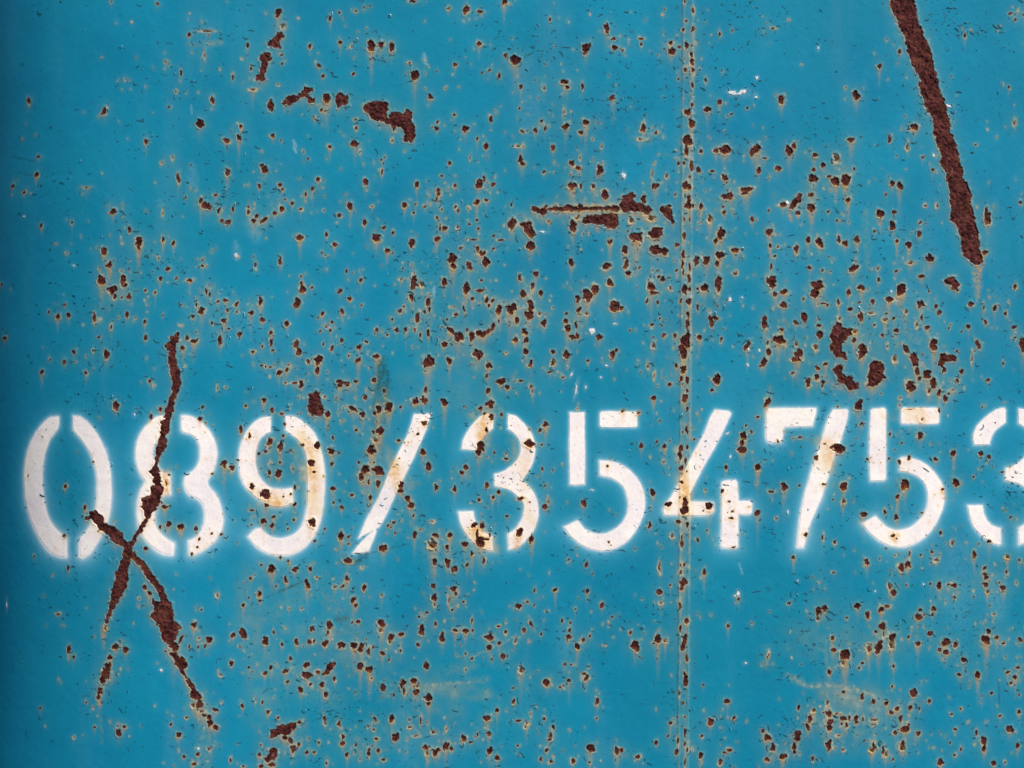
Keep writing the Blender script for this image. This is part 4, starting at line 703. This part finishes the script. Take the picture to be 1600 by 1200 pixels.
# turned-back steel edge, so the sheet has a thickness from the side
def band(name, pts_front, thick, mat):
    n = len(pts_front); f = np.asarray(pts_front); bk = f + np.array([0, thick, 0])
    v = np.concatenate([f, bk]); lp = []
    for k in range(n - 1): lp += [k, k + 1, n + k + 1, n + k]
    return mesh_obj(name, v, lp, [4] * (n - 1), mat, root, smooth=False)
c3 = co.reshape(ny, nx, 3)
band('sheet_edge', np.concatenate([c3[0, ::12], c3[::12, -1], c3[-1, ::-12]]) + np.array([0, .0002, 0]), .03, M_CRACK)

# weld seam strip lying over the joint of the two sheets
sq = np.arange(QA, QB, 1.6); so = np.linspace(-9.6, 9.6, 17)
SO, SQ = np.meshgrid(so, sq)
SP = seam_c(SQ) + SO
def attr4(arr, p, q):
    return np.stack([sample(arr[..., k], p, q) for k in range(arr.shape[-1])], -1)
edge = sstep(9.6, 8.6, np.abs(SO))
sv = to_world(SP, SQ, sample(H, SP, SQ) + 0.16 * edge - 0.12 * (1 - edge)).reshape(-1, 3)
nx2, ny2 = len(so), len(sq)
ii, jj = np.meshgrid(np.arange(nx2 - 1), np.arange(ny2 - 1)); a = (jj * nx2 + ii).ravel()
mesh_obj('weld_seam', sv, np.stack([a, a + nx2, a + nx2 + 1, a + 1], 1).ravel(), np.full(len(a), 4), M_BLUE, root,
         {'wear': attr4(wear, SP, SQ).reshape(-1, 4), 'wear2': attr4(wear2, SP, SQ).reshape(-1, 4)})['label'] = 'raised rust-stained vertical seam'

# stencilled figures
for label, sl, ds in figs:
    P = PG[sl]; Q = QG[sl]
    v, lp, sz = march(P, Q, ds + 0.25 * vn(P, Q, 2.5, 73))
    p, q = v[:, 0], v[:, 1]
    o = mesh_obj('stencilled_figure', to_world(p, q, sample(H, p, q) + 0.32), lp, sz, M_WHITE, root,
                 {'wear': attr4(wear, p, q), 'wear2': attr4(wear2, p, q)})
    o['label'] = label

# rust: the hundred largest as parts, the rest as one part
rusts = [b for b in blobs if b.kind in 'rs']
oranges = [b for b in blobs if b.kind == 'o' and min(b.a, b.b) > 0.9]
def rust_geo(b, shrink=0.0):
    g = 1.1 if b.area > 250 else (0.8 if b.area > 30 else 0.6)
    p0, p1, q0, q1 = b.box
    P, Q = np.meshgrid(np.arange(p0, p1, g), np.arange(q0, q1, g))
    F = b.f(P, Q) + shrink
    v, lp, sz = march(P, Q, F)
    if not len(v): return None
    p, q = v[:, 0], v[:, 1]
    d = np.clip(-(b.f(p, q) + shrink), 0, 9)
    inn = sstep(0, 1.2, d); big = min(1.0, math.sqrt(b.area) / 18)
    h = sample(H, p, q) + 0.5 + inn * (0.5 * big * sstep(0, 4, d) + big * (1.5 * fbm(p, q, 8.0, 80, 3) + 0.7 * vn(p, q, 2.6, 83) + .25))
    h = np.maximum(h, sample(H, p, q) + 0.5)
    low = sstep(-.1, 1.0, (q - b.q) / max(b.b, 1)) if b.poly is None else 0 * q
    if b.poly is None: orange = low * (0.35 + 0.75 * b.rnd2) * sstep(4.0, .8, d)
    else: orange = np.maximum(0.8 * sstep(.1, .5, fbm(p, q, 14, 90, 2)) * sstep(4, .5, d), .35 * sstep(.35, .7, fbm(p, q, 9, 94, 2)))
    if b.tiny or b.kind == 'o': orange = np.maximum(orange, .45 + .4 * b.rnd)
    if b.kind == 's': orange = np.maximum(orange, .45)
    tone = np.stack([inn, np.full_like(p, (1 - big) * (.15 + .85 * b.rnd) * (0 if b.tiny else 1)), orange, np.ones_like(p)], -1)
    return to_world(p, q, h), lp, sz, tone
rusts.sort(key=lambda b: -b.area)
vis = lambda b: -20 < b.p < 1600 + 10 and -10 < b.q < 1210
big = [b for b in rusts if vis(b)][:100]; bigset = set(id(b) for b in big)
for b in big:
    g = rust_geo(b)
    if g is None: continue
    o = mesh_obj(b.name, g[0], g[1], g[2], M_RUST, root, {'tone': g[3]})
    if b.name == 'rust_streak':
        o['label'] = 'wide rust streak slanting down' if b.p > 1000 else 'crossing rust streaks in the shape of an X'
def merged(name, geos, mat, parent, stuff=True):
    V, Lp, Sz, T = [], [], [], []; n = 0
    for g in geos:
        if g is None: continue
        V.append(g[0]); Lp += [i + n for i in g[1]]; Sz += list(g[2]); T.append(g[3]); n += len(g[0])
    o = mesh_obj(name, np.concatenate(V), Lp, Sz, mat, parent, {'tone': np.concatenate(T)})
    if stuff: o['kind'] = 'stuff'
    return o
small = [rust_geo(b) for b in rusts if id(b) not in bigset]
# orange places have only a small broken core
small += [rust_geo(b, shrink=0.45 * min(b.a, b.b)) for b in oranges]
merged('rust_pitting', small, M_RUST, root)

# white chips
chips = []
for b in blobs:
    if b.kind != 'w': continue
    g = rust_geo(b)
    if g is not None: chips.append(g)
for g in chips[:100]:
    mesh_obj('paint_chip', g[0], g[1], g[2], M_CHIP, root, {'tone': g[3]})

# hairline cracks, and the lifted flakes of paint beside them
cr, fl = [], []
cc = np.array([(b.p, b.q) for b in hand])
ncr = 0
clusters = np.column_stack([rng.uniform(60, 1650, 150), rng.uniform(-60, 1260, 150)])
while ncr < 7500:
    mode = rng.uniform()
    if mode < .45: p, q = clusters[rng.integers(150)] + rng.normal(0, 1, 2) * (34, 15)
    elif mode < .75: p, q = cc[rng.integers(len(cc))] + rng.normal(0, 14, 2)
    else: p, q = rng.uniform(0, 1700), rng.uniform(-90, 1290)
    if not (PA + 15 < p < PB - 15 and QA + 15 < q < QB - 15): continue
    if sample(spray, np.array([p]), np.array([q]))[0] > .8 and rng.uniform() < .75: continue
    ncr += 1
    L = 1.6 + rng.exponential(3.2); L = min(L, 14)
    ang = rng.normal(0, .45) if rng.uniform() < .7 else rng.uniform(-1.6, 1.6)
    cur = rng.normal(0, .22)
    n = max(3, int(L / 1.3)); t = np.linspace(-.5, .5, n)
    a_ = ang + cur * t * L + np.cumsum(rng.normal(0, .16, n))
    st = L / n
    x = p + np.cumsum(np.cos(a_)) * st; y = q + np.cumsum(np.sin(a_)) * st
    w = (0.24 + 0.50 * rng.uniform() ** 2.0) * np.sin(np.pi * np.linspace(.08, .92, n)) ** .6
    nxv, nyv = -np.sin(a_), np.cos(a_)
    P = np.concatenate([x - nxv * w, x + nxv * w]); Q = np.concatenate([y - nyv * w, y + nyv * w])
    lp = []
    for k in range(n - 1): lp += [k, n + k, n + k + 1, k + 1]
    tone = np.zeros((2 * n, 4))
    cr.append((to_world(P, Q, sample(H, P, Q) + 0.42), lp, [4] * (n - 1), tone))
    if rng.uniform() < .38:
        w2 = w * 2.0 + .35
        P = np.concatenate([x + nxv * w, x + nxv * (w + w2)]); Q = np.concatenate([y + nyv * w, y + nyv * (w + w2)])
        hh = np.concatenate([np.full(n, 1.0), np.full(n, .25)])
        hh[[0, n - 1]] = .3
        fl.append((to_world(P, Q, sample(H, P, Q) + hh), lp, [4] * (n - 1), tone))
merged('paint_crack', cr, M_CRACK, root)
merged('paint_flake', fl, M_FLAKE, root)
print('blobs', len(blobs), 'rusts', len(rusts), 'sheet verts', len(co))
